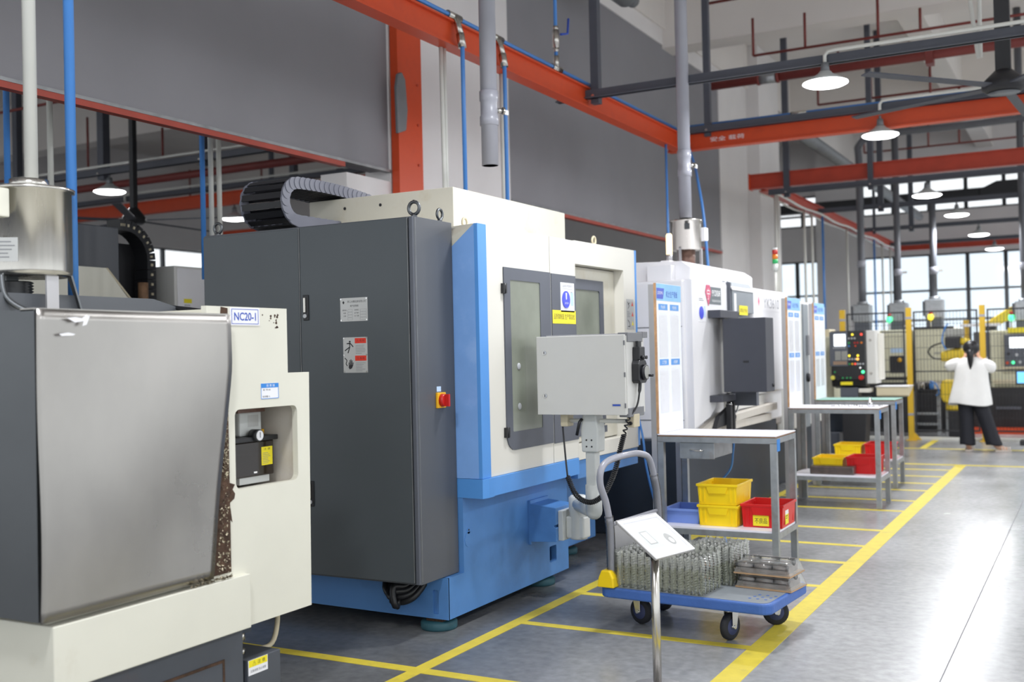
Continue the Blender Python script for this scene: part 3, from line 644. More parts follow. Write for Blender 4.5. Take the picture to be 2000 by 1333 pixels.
# bent stainless sheet, a real curved grid
def sheet():
    nu, nv = 28, 28; vs = []; fs = []
    for j in range(nv+1):
        v = j/nv; z = .688+(1.796-.688)*v
        yr = 3.368+(3.486-3.368)*min(1, (v*1.25))**.9
        for i in range(nu+1):
            u = i/nu; y = 2.528+(yr-2.528)*u
            x = -3.272+.012*sin(pi*u)*sin(pi*v)+.007*sin(5*u+3*v)+.006*sin(7*v-4*u)
            vs.append((x, y, z-.004*u))
    for j in range(nv):
        for i in range(nu): a = j*(nu+1)+i; fs.append((a, a+1, a+nu+2, a+nu+1))
    return MB().add(vs, fs, True)
sh = sheet().build('steel_guard', 'steel_sheet', m1); sd = sh.modifiers.new('thick', 'SOLIDIFY'); sd.thickness = .006
MB().prism([(-3.29, .69), (-3.285, 1.795), (-4.6, 1.795), (-4.6, .69)], 'y', 2.53, 2.545).build('side_guard', 'steel_dark', m1)
MB().box(-3.36, -3.288, 2.53, 3.5, 1.79, 1.8).build('guard_top_lip', 'steel_sheet', m1)
shape(m1, 'paint_splash', 'label_white', ((Vector((0, 1, 0))), Vector((0, 0, 1)), Vector((1, 0, 0))), (-3.258, 2.70, 1.757), [[(-.055, .008), (-.02, .012), (.01, .008), (.03, .02), (.045, .016), (.03, -.015), (.012, -.02), (.018, -.002), (-.02, -.008)], [(-.09, -.05), (-.05, -.045), (-.02, -.05), (-.03, -.055), (-.08, -.057)]], .001)
# rust and swarf between sheet and panel
rs = [(3.36, .69), (3.49, .69), (3.49, 1.55), (3.47, 1.45), (3.43, 1.2), (3.385, 1.0), (3.365, .8)]
MB().prism(rs, 'x', -3.3, -3.291).build('rust_strip', 'rust', m1)
MB().prism([(3.49, .98), (3.525, 1.0), (3.53, 1.02), (3.515, 1.04), (3.53, 1.06), (3.50, 1.07), (3.49, 1.05)], 'x', -3.3, -3.2985).build('rust_patch', 'rust', m1); MB().prism([(3.49, .92), (3.51, .9), (3.5, .96)], 'x', -3.3, -3.2985).build('rust_patch', 'rust', m1); MB().prism([(3.46, 1.79), (3.505, 1.79), (3.505, 1.825), (3.465, 1.83)], 'x', -3.3, -3.298).build('rust_patch', 'rust', m1)
b = MB()
for i in range(520):
    z = .69+.86*random.random()**1.1; f = (z-.69)/.86; y0 = 3.40+.08*f; y = y0+random.random()*max(.012, .075*(1-f))
    if .78 < z < .88 or .98 < z < 1.1:
        if random.random() < .7: continue
    r = random.uniform(.003, .008); a = random.random()*6.28
    c = Vector((-3.287+random.random()*.006, y, z)); d1 = Vector((random.random()-.5, cos(a), sin(a)))*r; d2 = Vector((.7, -sin(a), cos(a)))*r*.5
    b.add([c-d1, c+d2, c+d1, c-d2], [(0, 1, 2, 3)])
for i in range(160):
    c = Vector((-3.28+random.random()*.01, 3.2+.28*random.random()**.6, .672+random.random()*.012)); a = random.random()*6.28; r = random.uniform(.003, .008)
    d1 = Vector((cos(a), sin(a), random.random()*.6))*r; d2 = Vector((-sin(a), cos(a), .6))*r*.5
    b.add([c-d1, c+d2, c+d1, c-d2], [(0, 1, 2, 3)])
b.build('metal_swarf', 'chips', m1, kind='stuff')
MB().box(-4.6, -3.27, 2.575, 3.585, .432, .667).build('coolant_trough', 'cream', m1, bevel=.004)
MB().box(-4.6, -3.315, 2.62, 3.578, 0, .43).build('base', 'm1_base', m1, bevel=.004)
MB().frame('x', -3.316, -3.31, (2.95, 3.46, .06, .32), (2.962, 3.448, .072, .308)).build('access_cover_edge', 'rust', m1); MB().box(-3.316, -3.312, 2.962, 3.448, .072, .308).build('access_cover', 'm1_base', m1)
MB().box(-3.62, -3.31, 3.6, 3.815, 0, .278).build('coolant_tank', 'm1_base', m1, bevel=.004)
MB().cyl((-3.36, 3.6, .27), (-3.36, 3.6, .43), .018, n=12).cyl((-3.36, 3.6, .36), (-3.36, 3.6, .395), .028, n=8).cyl((-3.36, 3.6, .3), (-3.36, 3.6, .325), .028, n=8).build('tank_pipe', 'steel', m1)
MB().box(-3.5, -3.34, 3.57, 3.66, .39, .43).build('pipe_bracket', 'navy', m1)
MB().tube(smooth_path([(-3.45, 3.95, .44), (-3.45, 3.96, .36), (-3.46, 3.93, .26), (-3.5, 3.86, .24), (-3.6, 3.75, .22)], 5), .012, 8).build('drain_hose', 'tan_plastic', m1)
cl = plate(m1, 'caution_label', 'label_white', 'x', (-3.31, 3.665, .242), .125, .066, .0012)
plate(cl, 'header', 'label_yellow', 'x', (-3.3088, 3.665, .259), .119, .03, .0006)
text(cl, '注 意', 'ink', 'x', (-3.308, 3.685, .259), .05, .016); text(cl, '⚠', 'ink', 'x', (-3.308, 3.64, .259), .022, .02); text(cl, '定期清理 防止堵塞', 'ink_grey', 'x', (-3.308, 3.665, .226), .1, .012)
s = plate(m1, 'number_sign', 'label_white', 'x', (-3.3, 3.611, 1.79), .186, .078, .004)
MB().frame('x', -3.296, -3.2953, (3.526, 3.696, 1.757, 1.823), (3.5285, 3.6935, 1.7595, 1.8205)).build('border', 'ink_blue', s)
text(s, 'NC20-1', 'ink_blue', 'x', (-3.2955, 3.611, 1.79), .138, .036, bold=.018)
s = plate(m1, 'oil_label', 'label_white', 'x', (-3.3, 3.766, 1.456), .118, .07, .0012)
plate(s, 'header', 'tag_blue', 'x', (-3.2988, 3.766, 1.481), .116, .02, .0006)
text(s, '润 滑 油', 'ink_white', 'x', (-3.298, 3.77, 1.481), .055, .012); text(s, '型 号:68', 'ink', 'x', (-3.2985, 3.745, 1.462), .05, .008); text(s, '加油量:1L', 'ink', 'x', (-3.2985, 3.742, 1.432), .052, .009)
MB().frame('x', -3.2988, -3.298, (3.707, 3.825, 1.421, 1.491), (3.7095, 3.8225, 1.4235, 1.4885)).build('border', 'tag_blue', s)
b = MB()
for i in range(16):
    y = 3.72+.12*random.random(); z = 1.8-.035*random.random()-(.05 if i > 12 else 0); r = random.uniform(.003, .009)
    b.prism([(y+r*cos(k)*random.uniform(.5, 1.3), z+r*.8*sin(k)*random.uniform(.5, 1.3)) for k in (0, 1, 2, 3, 4, 5)], 'x', -3.3, -3.2994)
b.build('paint_chip', 'rust', m1)
# lubrication unit in the recess: a thing standing in it
ou = thing('lubrication_pump', 'black lubricating oil tank with gauge and yellow label in the recess of the cream machine', 'pump', (-3.48, 3.78, 1.03))
MB().box(-3.56, -3.42, 3.56, 3.925, 1.06, 1.225).build('oil_tank', 'amber_oil', ou, bevel=.008)
MB().box(-3.57, -3.41, 3.55, 3.945, 1.222, 1.245).build('tank_lid', 'plastic_black', ou, bevel=.004)
MB().box(-3.56, -3.46, 3.74, 3.89, 1.245, 1.36).build('pump_motor', 'cast_grey', ou, bevel=.01); MB().box(-3.57, -3.45, 3.72, 3.9, 1.355, 1.372).build('motor_cap', 'brown_parts', ou)
plate(ou, 'rating_plate', 'label_metal', 'x', (-3.46, 3.83, 1.315), .07, .055, .001)
g = MB().cyl((-3.44, 3.80, 1.25), (-3.395, 3.80, 1.25), .028, n=20).build('pressure_gauge', 'plastic_black', ou)
MB().cyl((-3.395, 3.80, 1.25), (-3.392, 3.80, 1.25), .023, n=20).build('dial', 'label_white', g); MB().box(-3.392, -3.391, 3.799, 3.802, 1.24, 1.265).build('needle', 'ink', g)
yl = plate(ou, 'warning_label', 'label_yellow', 'x', (-3.42, 3.875, 1.15), .075, .085, .001); text(yl, '注 意', 'ink', 'x', (-3.4189, 3.875, 1.182), .045, .01); rules(yl, 'ink_grey', 'x', (-3.4189, 3.875, 1.14), .06, .055, 7, .25)
rules(ou, 'ink_white', 'x', (-3.4199, 3.62, 1.205), .08, .02, 2, .3); rules(ou, 'ink_white', 'x', (-3.4199, 3.62, 1.085), .08, .02, 2, .3); rules(ou, 'ink_white', 'x', (-3.4199, 3.8, 1.08), .03, .02, 1, .4)
MB().cyl((-3.5, 3.905, 1.245), (-3.5, 3.905, 1.27), .03, n=14).build('filler_cap', 'yellow_plastic', ou); MB().tube([(-3.47, 3.87, 1.27), (-3.49, 3.86, 1.34), (-3.5, 3.85, 1.36)], .008, 6).build('cord', 'plastic_black', ou)
MB().box(-3.55, -3.43, 3.7, 3.9, 1.03, 1.06).build('mounting_foot', 'cast_grey', ou)
# top of the cream machine
MB().box(-4.2, -3.95, 2.4, 3.7, 1.79, 1.9).prism([(3.7, 1.79), (4.0, 1.83), (3.7, 1.9)], 'x', -4.2, -3.95).build('slideway_cover', 'cabinet_side', m1)
MB().tube(smooth_path([(-4.2, 3.5, 1.86), (-4.1, 3.8, 1.88), (-3.95, 3.85, 1.86), (-3.8, 3.87, 1.84)], 5), .012, 6).build('top_cable', 'plastic_black', m1)
# mist collector drum on the cream machine
dr = thing('mist_collector', 'steel mist collector drum with white pipe on top of the cream machine', 'drum', (-4.03, 3.09, 1.8))
DC = (-4.03, 3.09)
MB().lathe([(.15, 1.975), (.168, 1.985), (.17, 2.0), (.17, 2.335), (.182, 2.338), (.184, 2.352), (.17, 2.356), (.0, 2.36)], (*DC, 0), 40).build('drum', 'steel', dr)
MB().lathe([(.08, 2.357), (.08, 2.395), (.0, 2.397)], (*DC, 0), 28).build('inlet_ring', 'steel', dr)
MB().cyl((DC[0], DC[1]+.012, 2.39), (DC[0], DC[1]+.012, 7.6), .028, n=16).build('riser_pipe', 'pipe_white', dr)
b = MB(); prof = []
for i in range(13): prof += [(.085, 1.80+i*.0125), (.075, 1.806+i*.0125)]
b.lathe(prof, (DC[0]-.04, DC[1]-.06, 0), 24).build('bellows', 'plastic_black', dr)
MB().box(DC[0]+.13, DC[0]+.14, DC[1]-.03, DC[1]+.03, 1.795, 2.0).build('leg', 'aluminium', dr)
MB().add([(DC[0]+.05, DC[1]+.14, 2.0), (DC[0]+.1, DC[1]+.12, 2.0), (DC[0]+.12, DC[1]+.17, 1.8), (DC[0]+.08, DC[1]+.19, 1.8), (DC[0]+.05, DC[1]+.15, 2.0), (DC[0]+.1, DC[1]+.13, 2.0), (DC[0]+.12, DC[1]+.18, 1.8), (DC[0]+.08, DC[1]+.2, 1.8)], [(0, 1, 2, 3), (7, 6, 5, 4), (0, 4, 5, 1), (1, 5, 6, 2), (2, 6, 7, 3), (3, 7, 4, 0)]).build('leg', 'steel_dark', dr)
MB().box(DC[0]-.14, DC[0]-.12, DC[1]-.03, DC[1]+.03, 1.795, 2.0).build('leg', 'steel_dark', dr)
MB().tube(smooth_path([(DC[0]+.05, DC[1]-.18, 1.98), (DC[0]+.08, DC[1]-.18, 1.88), (DC[0]+.14, DC[1]-.12, 1.82), (DC[0]+.2, DC[1]-.04, 1.80)], 5), .012, 8).build('drain_hose', 'steel_dark', dr)
MB().box(DC[0]+.0, DC[0]+.1, DC[1]-.24, DC[1]-.17, 2.21, 2.33).build('switch_box', 'cream', dr, bevel=.006)
nrm = Vector((.62, -.78, 0)).normalized(); rt = Vector((.78, .62, 0)).normalized()
pl = plate(dr, 'rating_label', 'label_metal', (rt, Vector((0, 0, 1)), nrm), (DC[0]+nrm.x*.171-rt.x*.05, DC[1]+nrm.y*.171-rt.y*.05, 2.08), .09, .1, .001)
rules(pl, 'ink_grey', (rt, Vector((0, 0, 1)), nrm), (DC[0]+nrm.x*.1725-rt.x*.05, DC[1]+nrm.y*.1725-rt.y*.05, 2.08), .07, .08, 5, .3)

# ------------------------------------------------------------------ dark grey electrical cabinet of the blue machine
cb = thing('electrical_cabinet', 'tall dark grey electrical cabinet with two doors and a red rotary switch', 'cabinet', (-4.15, 5.25, .315))
MB().box(-4.93, -3.35, 5.045, 5.45, .315, 2.385).build('carcass', 'cabinet_side', cb, bevel=.003)
d1 = MB().box(-4.925, -4.166, 5.03, 5.047, .325, 2.375).build('door', 'cabinet_grey', cb, bevel=.003)
d2 = MB().box(-4.156, -3.385, 5.03, 5.047, .325, 2.38).build('door', 'cabinet_grey', cb, bevel=.003)
MB().box(-3.378, -3.352, 5.034, 5.06, .318, 2.384).build('corner_strip', 'frame_grey', cb, bevel=.004)
def handle(par, x, z):
    h = MB().box(x-.02, x+.02, 5.022, 5.032, z-.075, z+.075).build('handle', 'plastic_black', par, bevel=.003)
    MB().box(x-.012, x+.004, 5.012, 5.024, z-.03, z+.06).build('lever', 'steel', h, bevel=.003); MB().cyl((x-.003, 5.022, z-.05), (x-.003, 5.014, z-.05), .012, n=12).build('lock', 'btn_grey', h)
[MB().box(x-.0015, x+.0015, 5.026, 5.031, .33, 2.375).build('edge_bead', 'rail_steel', cb) for x in (-4.158, -3.383)]; MB().box(-3.353, -3.349, 5.058, 5.062, .33, 2.38).build('edge_bead', 'rail_steel', cb)
handle(d2, -4.112, 1.9); handle(d2, -4.1, .8)
np_ = plate(d2, 'rating_plate', 'label_metal', 'y', (-3.764, 5.03, 1.876), .194, .136, .0015)
F = 'y'; Yp = 5.0283
text(np_, '浙江大精机床有限公司', 'ink', F, (-3.745, Yp, 1.922), .13, .014); text(np_, '电气控制柜', 'ink', F, (-3.76, Yp, 1.897), .06, .012)
text(np_, '◆', 'ink', F, (-3.838, Yp, 1.918), .016, .02)
for i, (x, s_) in enumerate(((-3.83, '额定电压'), (-3.83, '频率'), (-3.83, '功率'), (-3.745, '控制电压'), (-3.745, '出厂编号'), (-3.745, '出厂日期'))): text(np_, s_, 'ink', F, (x, Yp, 1.873-.017*(i % 3)), .03 if len(s_) > 2 else .018, .009, res=1)
b = MB()
for x0, x1 in ((-3.808, -3.775), (-3.72, -3.675)):
    for i in range(4): b.frame('y', Yp-.0003, Yp+.0003, (x0, x1, 1.815+.016*i, 1.829+.016*i), (x0+.001, x1-.001, 1.816+.016*i, 1.828+.016*i))
b.build('printed_boxes', 'ink_grey', np_)
b = MB()
for x in (-3.855, -3.673):
    for z in (1.815, 1.937): b.cyl((x, 5.0285, z), (x, 5.026, z), .005, n=8)
b.build('rivet', 'chrome', np_)
wp = plate(d2, 'warning_plate', 'label_metal', 'y', (-3.76, 5.03, 1.613), .172, .205, .0015)
for k, z in ((0, 1.663), (1, 1.562)):
    plate(wp, 'red_header', 'label_red', 'y', (-3.722, 5.0285, z+.032), .08, .03, .0005); text(wp, '⚠ 危 险', 'ink', 'y', (-3.722, 5.0278, z+.032), .055, .013); rules(wp, 'ink_grey', 'y', (-3.722, 5.0283, z-.018), .07, .055, 6, .25)
def stick(pts, w):
    out = []
    for (x0, y0), (x1, y1) in pts:
        d = Vector((x1-x0, y1-y0)).normalized(); n = Vector((-d.y, d.x))*w/2
        out.append([(x0-n.x, y0-n.y), (x1-n.x, y1-n.y), (x1+n.x, y1+n.y), (x0+n.x, y0+n.y)])
    return out
shape(wp, 'falling_man_symbol', 'ink', 'y', (-3.806, 5.0284, 1.66), [disc(14, .006, .008, .03)]+stick([((.0, .02), (.014, .02)), ((-.014, .019), (.006, .021)), ((.012, .02), (.032, 0)), ((.006, .02), (.008, .0)), ((.008, .0), (-.006, -.036)), ((.008, 0), (-.028, -.022))], .006), .0005)
shape(wp, 'hand_symbol', 'ink', 'y', (-3.806, 5.0284, 1.562), stick([((-.03, .035), (-.014, .02)), ((-.014, .02), (-.022, .0)), ((-.022, 0), (-.012, -.012)), ((.0, -.01), (.0, .008)), ((.008, -.01), (.006, .022)), ((.014, -.01), (.014, .026)), ((.02, -.01), (.022, .02)), ((.026, -.01), (.03, .008))], .005)+[[(-.004, -.02), (.004, -.032), (.02, -.026), (.029, -.008), (0, -.008)]], .0005)
b = MB()
for x in (-3.84, -3.68):
    for z in (1.517, 1.613, 1.71): b.cyl((x, 5.0285, z), (x, 5.026, z), .005, n=8)
b.build('rivet', 'chrome', wp)
eyebolt(cb, (-3.395, 5.12, 2.385), .036, axis='y'); eyebolt(cb, (-4.885, 5.12, 2.385), .032, axis='y'); eyebolt(cb, (-3.4, 5.40, 2.385), .03)
sw = MB().box(-3.351, -3.335, 5.235, 5.325, 1.295, 1.385).build('isolator_plate', 'yellow_plastic', cb, bevel=.004)
MB().cyl((-3.335, 5.28, 1.34), (-3.31, 5.28, 1.34), .038, .034, 24).box(-3.31, -3.285, 5.272, 5.288, 1.305, 1.375).build('rotary_handle', 'red_plastic', sw)
plate(cb, 'blue_tag', 'pale_blue', 'x', (-3.35, 5.27, 1.405), .045, .03, .001)

# ------------------------------------------------------------------ blue and white gear cutting machine
g2 = thing('machine_tool', 'blue and white machine behind the dark grey cabinet, yellow notice on its door', 'machine', (-4.1, 6.6, .07))
holed(g2, 'base_front', 'blue_base', 'x', -3.36, -3.32, [(5.28, .072), (6.88, .076), (6.88, .76), (5.458, .76), (5.458, .312), (5.28, .312)], [rrect(6.585, 6.69, .165, .275, .012)])
MB().box(-5.0, -3.42, 5.458, 6.87, .08, .76).box(-5.0, -3.42, 5.29, 5.458, .08, .312).build('base', 'blue_base', g2)
MB().box(-3.42, -3.36, 5.29, 5.458, .08, .312).box(-3.42, -3.36, 5.458, 6.56, .08, .76).box(-3.42, -3.36, 6.71, 6.87, .08, .76).build('base_wall', 'blue_base', g2)
MB().box(-3.416, -3.41, 6.56, 6.71, .14, .3).build('slot_back', 'navy', g2)
holed(g2, 'base_end', 'blue_base', 'y', 5.275, 5.289, [(-4.95, .09), (-3.75, .075), (-3.32, .072), (-3.32, .312), (-4.95, .312)], [rrect(-3.425, -3.385, .1, .24, .012)])
MB().box(-5.0, -3.62, 6.88, 8.02, .1, .86).build('rear_base', 'blue_base', g2, bevel=.006)
shape(g2, 'cover_plate', 'blue_base', 'x', (-3.32, 5.516, .5), [disc(24, .045)], .003)
shape(g2, 'cover_plate_tab', 'blue_base', 'x', (-3.32, 5.516, .55), [disc(16, .018)], .003); MB().cyl((-3.318, 5.516, .556), (-3.315, 5.516, .556), .006, n=8).build('screw', 'ink', g2)
# oily junk hanging by the base corner
[MB().tube(smooth_path([(-3.75+.03*q, 5.33, .33), (-3.72+.04*q, 5.22-.02*q, .24-.03*q), (-3.62, 5.2-.015*q, .17+.03*q), (-3.52-.02*q, 5.22, .2+.02*q), (-3.47-.02*q, 5.3, .3)], 5), .02, 8).build('hose', 'plastic_black', g2) for q in range(4)]; 
for x, y in ((-3.44, 5.36), (-3.44, 6.66), (-3.78, 7.75), (-4.75, 5.4)):
    ft = MB().lathe([(.105, .0), (.108, .01), (.108, .04), (.095, .05), (.0, .052)], (x, y, 0), 24).build('levelling_foot', 'teal', g2)
    MB().box(x-.05, x+.06, y-.06, y+.04, .05, .078).cyl((x+.02, y, .05), (x+.02, y, .095), .02, n=8).build('foot_bracket', 'rust', ft)
# band and corner post
MB().prism([(-3.40, 5.46), (-3.17, 5.44), (-3.16, 5.50), (-3.16, 5.56), (-3.4, 5.56)], 'z', .755, .868).build('lower_band', 'blue_trim', g2)
MB().box(-3.36, -3.165, 5.563, 6.765, .757, .868).build('lower_band', 'blue_trim', g2, bevel=.002)
MB().prism([(-3.36, .87), (-3.2, .87), (-3.2, 2.37), (-3.36, 2.24)], 'y', 5.452, 5.56).build('corner_post', 'blue_light', g2)
MB().box(-3.2, -3.176, 5.452, 5.555, .87, 2.372).build('corner_strip', 'blue_trim', g2)
MB().add([(-3.36, 5.455, 2.24), (-3.2, 5.455, 2.372), (-3.2, 5.56, 2.375), (-3.5, 5.56, 2.375), (-3.5, 5.455, 2.24), (-3.2, 5.56, 2.36), (-3.5, 5.56, 2.23)], [(0, 1, 2, 3, 4), (2, 5, 6, 3), (0, 4, 6), (0, 6, 5, 1)]).build('corner_cap', 'white_box', g2)
eyebolt(g2, (-3.42, 5.72, 2.37), .028, 'tan_plastic')
eyebolt(g2, (-3.3, 7.4, 2.385), .03, 'tan_plastic')
# enclosure
MB().box(-4.95, -3.29, 5.5, 7.89, .762, 2.365).build('enclosure', 'white_paint', g2)
holed(g2, 'fixed_front', 'white_paint', 'x', -3.21, -3.18, [(5.557, .87), (6.398, .87), (6.398, 2.372), (5.557, 2.37)], [])
MB().box(-3.3, -3.21, 5.557, 6.78, .87, 2.365).build('front_filler', 'white_paint', g2)
dd = MB().box(-3.208, -3.176, 6.402, 6.782, .87, 2.374).build('sliding_door', 'white_paint', g2, bevel=.002)
holed(g2, 'right_frame', 'white_paint', 'x', -3.29, -3.18, [(6.79, .85), (7.9, .85), (7.9, 2.39), (6.79, 2.38)], [[(6.8, .95), (7.67, .95), (7.67, 2.22), (6.8, 2.217)]])
holed(g2, 'inner_door', 'white_box', 'x', -3.275, -3.26, [(6.8, .96), (7.665, .96), (7.665, 2.21), (6.8, 2.21)], [])
holed(g2, 'inner_door_frame', 'frame_grey', 'x', -3.26, -3.245, rrect(6.8, 7.43, 1.05, 2.125, .06, corners=(0, 1, 0, 0)), [rrect(6.83, 7.36, 1.2, 2.05, .02)])
MB().box(-3.257, -3.252, 6.83, 7.36, 1.2, 2.05).build('inner_glass', 'glass_dim', g2)
holed(g2, 'window_frame_dark', 'frame_grey', 'x', -3.18, -3.172, rrect(5.757, 6.394, 1.005, 2.132, .1, corners=(1, 0, 0, 0)), [rrect(5.835, 6.238, 1.118, 2.056, .01)])
MB().box(-3.1795, -3.176, 5.835, 6.238, 1.118, 2.056).build('window_glass', 'glass_dim', g2)
MB().box(-3.178, -3.1755, 6.02, 6.238, 1.16, 1.66).build('glass_film', 'glass_dim', g2)
for z in (1.52, 1.27): MB().lathe([(.022, 0), (.02, .004), (.012, .005), (.0, .007)], (-3.176, 5.93, z), 16, 'x').build('suction_boss', 'btn_grey', g2)
MB().box(-3.176, -3.17, 6.405, 6.78, .998, 2.128).build('door_dark_panel', 'frame_grey', dd)
MB().box(-3.245, -3.238, 6.8, 7.43, 1.0, 1.05).build('inner_door_kick', 'frame_grey', g2)
for z in (2.0, 1.12): MB().box(-3.18, -3.16, 5.73, 5.772, z-.03, z+.03).cyl((-3.165, 5.752, z-.032), (-3.165, 5.752, z+.032), .009, n=8).build('hinge', 'plastic_black', g2)
MB().box(-3.5, -3.175, 7.9, 7.925, .86, 2.39).build('end_strip', 'blue_trim', g2)
MB().box(-3.5, -3.19, 6.79, 7.9, .72, .845).build('lower_step', 'blue_base', g2)
s = plate(dd, 'inspection_notice', 'label_white', 'x', (-3.17, 6.645, 1.975), .215, .2, .0015, bevel=0)
text(s, '设备维护管理标识', 'ink_grey', 'x', (-3.1683, 6.645, 2.052), .17, .02); MB().box(-3.1684, -3.168, 6.56, 6.73, 2.032, 2.034).build('printed_line', 'ink_grey', s)
shape(s, 'blue_disc', 'disc_blue', 'x', (-3.1684, 6.615, 1.96), [disc(28, .058)], .006)
text(s, '运行正常', 'ink_white', 'x', (-3.162, 6.617, 1.935), .055, .014); shape(s, 'disc_pointer', 'ink_white', 'x', (-3.1624, 6.612, 1.975), [[(-.006, -.015), (.006, -.015), (.01, .03), (-.01, .03)]], .001)
plate(s, 'blue_field', 'pale_blue', 'x', (-3.1684, 6.715, 1.965), .045, .09, .0006); rules(s, 'ink_grey', 'x', (-3.168, 6.715, 2.012), .045, .008, 1, .5)
s = plate(dd, 'yellow_notice', 'label_yellow', 'x', (-3.17, 6.59, 1.84), .36, .09, .0015)
text(s, '品质靠制造 生产靠自检', 'ink', 'x', (-3.1683, 6.59, 1.843), .325, .038)
s = plate(g2, 'warning_sheet', 'label_metal', 'x', (-3.18, 7.79, 1.885), .15, .235, .001)
for z, c in ((1.965, 'led_orange'), (1.885, 'led_orange'), (1.815, 'label_yellow')): shape(s, 'warning_mark', 'label_red' if c == 'led_orange' else c, 'x', (-3.179, 7.835, z), [[(-.02, -.015), (.02, -.015), (.0, .02)]], .0006)
shape(s, 'symbol', 'ink', 'x', (-3.179, 7.76, 1.96), stick([((-.02, .02), (.01, -.01)), ((.01, -.01), (-.01, -.03)), ((-.01, .0), (.02, .015))], .006), .0006)
shape(s, 'symbol', 'ink', 'x', (-3.179, 7.76, 1.82), stick([((-.02, .02), (.01, .0)), ((.01, .0), (.02, -.03)), ((-.02, -.03), (.02, -.03))], .006), .0006); rules(s, 'ink_grey', 'x', (-3.179, 7.76, 1.885), .06, .05, 4)
# head casing on top
hc = MB().box(-4.86, -3.67, 6.0, 7.68, 2.37, 2.7).build('head_casing', 'white_box', g2, bevel=.004)
MB().box(-4.86, -3.8, 6.2, 7.0, 2.7, 2.715).build('casing_lid', 'white_box', g2)
b = MB()
for x in (-4.55, -4.25, -3.98): b.cyl((x, 6.0, 2.63), (x, 5.997, 2.63), .011, n=10)
b.build('bolt_hole', 'ink', hc)
MB().box(-5.0, -3.7, 5.7, 6.0, 2.365, 2.385).build('top_cover', 'white_box', g2)
MB().prism([(-4.62, 2.385), (-4.44, 2.385), (-4.44, 2.42), (-4.62, 2.45)], 'y', 5.55, 5.6).build('chain_bracket', 'label_white', g2)
# cable chain: each link one sub-part
ch = MB().box(-4.95, -4.6, 5.55, 6.2, 2.43, 2.445).build('cable_chain', 'plastic_black', g2)
R_ = .125; zc = 2.63; path = []
for i in range(8): path.append((6.05-.07*i, zc-R_))
for i in range(9): a = -pi/2-pi*i/8; path.append((5.55+R_*cos(a)*1.0, zc+R_*sin(a)))
for i in range(1, 22): path.append((5.55+.052*i, zc+R_+.0027*i-.00027*i*i))
for i in range(len(path)-1):
    (y0, z0), (y1, z1) = path[i], path[i+1]; a = atan2(z1-z0, y1-y0); L_ = hypot(y1-y0, z1-z0); rr_ = .041
    cap = [(rr_*cos(t), rr_*sin(t)) for t in [pi/2+pi*k/6 for k in range(7)]]+[(L_+rr_*.9*cos(t), rr_*.9*sin(t)) for t in [-pi/2+pi*k/6 for k in range(7)]]
    tm_ = Matrix.Translation((0, y0, z0)) @ Matrix.Rotation(a, 4, 'X'); sr = Matrix(((1, -.09, 0, 0), (0, 1, 0, 0), (0, 0, 1, 0), (0, 0, 0, 1))); sl = Matrix(((1, .09, 0, 0), (0, 1, 0, 0), (0, 0, 1, 0), (0, 0, 0, 1)))
    MB().prism(cap, 'x', -.006, .006).xf(tm_ @ Matrix.Translation((-4.591, 0, 0)) @ sr).build('link_plate', 'chain_grey', ch); MB().prism(cap, 'x', -.006, .006).xf(tm_ @ Matrix.Translation((-4.939, 0, 0)) @ sl).build('link_plate', 'chain_grey', ch)
    MB().box(-4.933, -4.603, L_*.08, L_*.94, .03, .038).box(-4.933, -4.603, L_*.3, L_*.7, -.038, -.03).xf(tm_).build('crossbar', 'plastic_black', ch)
#PART4
# ------------------------------------------------------------------ operator pendant on its jointed arm
pd = thing('operator_pendant', 'light grey control box on a white jointed arm in front of the blue machine', 'control box', (-2.75, 6.1, .45))
MB().box(-3.055, -2.462, 5.965, 6.24, 1.222, 1.695).build('enclosure', 'panel_grey', pd, bevel=.004)
pdo = MB().box(-3.06, -2.47, 5.95, 5.966, 1.218, 1.70).build('rear_door', 'panel_grey', pd, bevel=.003)
MB().box(-3.0, -2.5, 5.97, 6.235, 1.695, 1.707).build('top_rail', 'aluminium', pd, bevel=.002)
for z in (1.6, 1.335):
    l = MB().cyl((-3.005, 5.95, z), (-3.005, 5.944, z), .014, n=16).build('door_lock', 'chrome', pdo); MB().box(-3.007, -3.003, 5.943, 5.9445, z-.008, z+.008).build('key_slot', 'ink', l)
for z in (1.65, 1.46, 1.275): MB().box(-2.476, -2.468, 5.944, 5.951, z-.014, z+.014).build('hinge', 'corner_grey', pdo)
bd = plate(pdo, 'maker_badge', 'label_metal', 'y', (-2.53, 5.95, 1.278), .06, .016, .001); plate(bd, 'badge_field', 'ink_blue', 'y', (-2.53, 5.949, 1.278), .05, .01, .0005)
for z0, z1 in ((1.655, 1.712), (1.205, 1.26)): MB().prism([(-2.475, 5.966), (-2.455, 5.966), (-2.455, 6.2), (-2.475, 6.255), (-2.52, 6.255), (-2.52, 5.966)], 'z', z0, z1).build('corner_cap', 'corner_grey', pd, bevel=.003)
MB().prism([(-2.49, 6.2), (-2.452, 6.2), (-2.452, 6.28), (-2.49, 6.3)], 'z', 1.68, 1.718).build('corner_lug', 'corner_grey', pd, bevel=.003)
MB().cyl((-2.93, 6.07, 1.175), (-2.47, 6.07, 1.175), .014, n=12).build('handrail', 'pipe_white', pd)
for x in (-2.92, -2.475): MB().box(x-.025, x+.025, 6.03, 6.12, 1.14, 1.22).build('rail_bracket', 'tan_plastic', pd, bevel=.006)
MB().cyl((-2.475, 6.03, 1.165), (-2.475, 6.015, 1.165), .012, n=10).build('clamp_screw', 'plastic_black', pd)
nk = MB().prism([(-2.80, .985), (-2.69, .985), (-2.685, 1.12), (-2.70, 1.222), (-2.79, 1.222), (-2.805, 1.12)], 'y', 6.02, 6.13).build('tilt_joint', 'cast_grey', pd, bevel=.01)
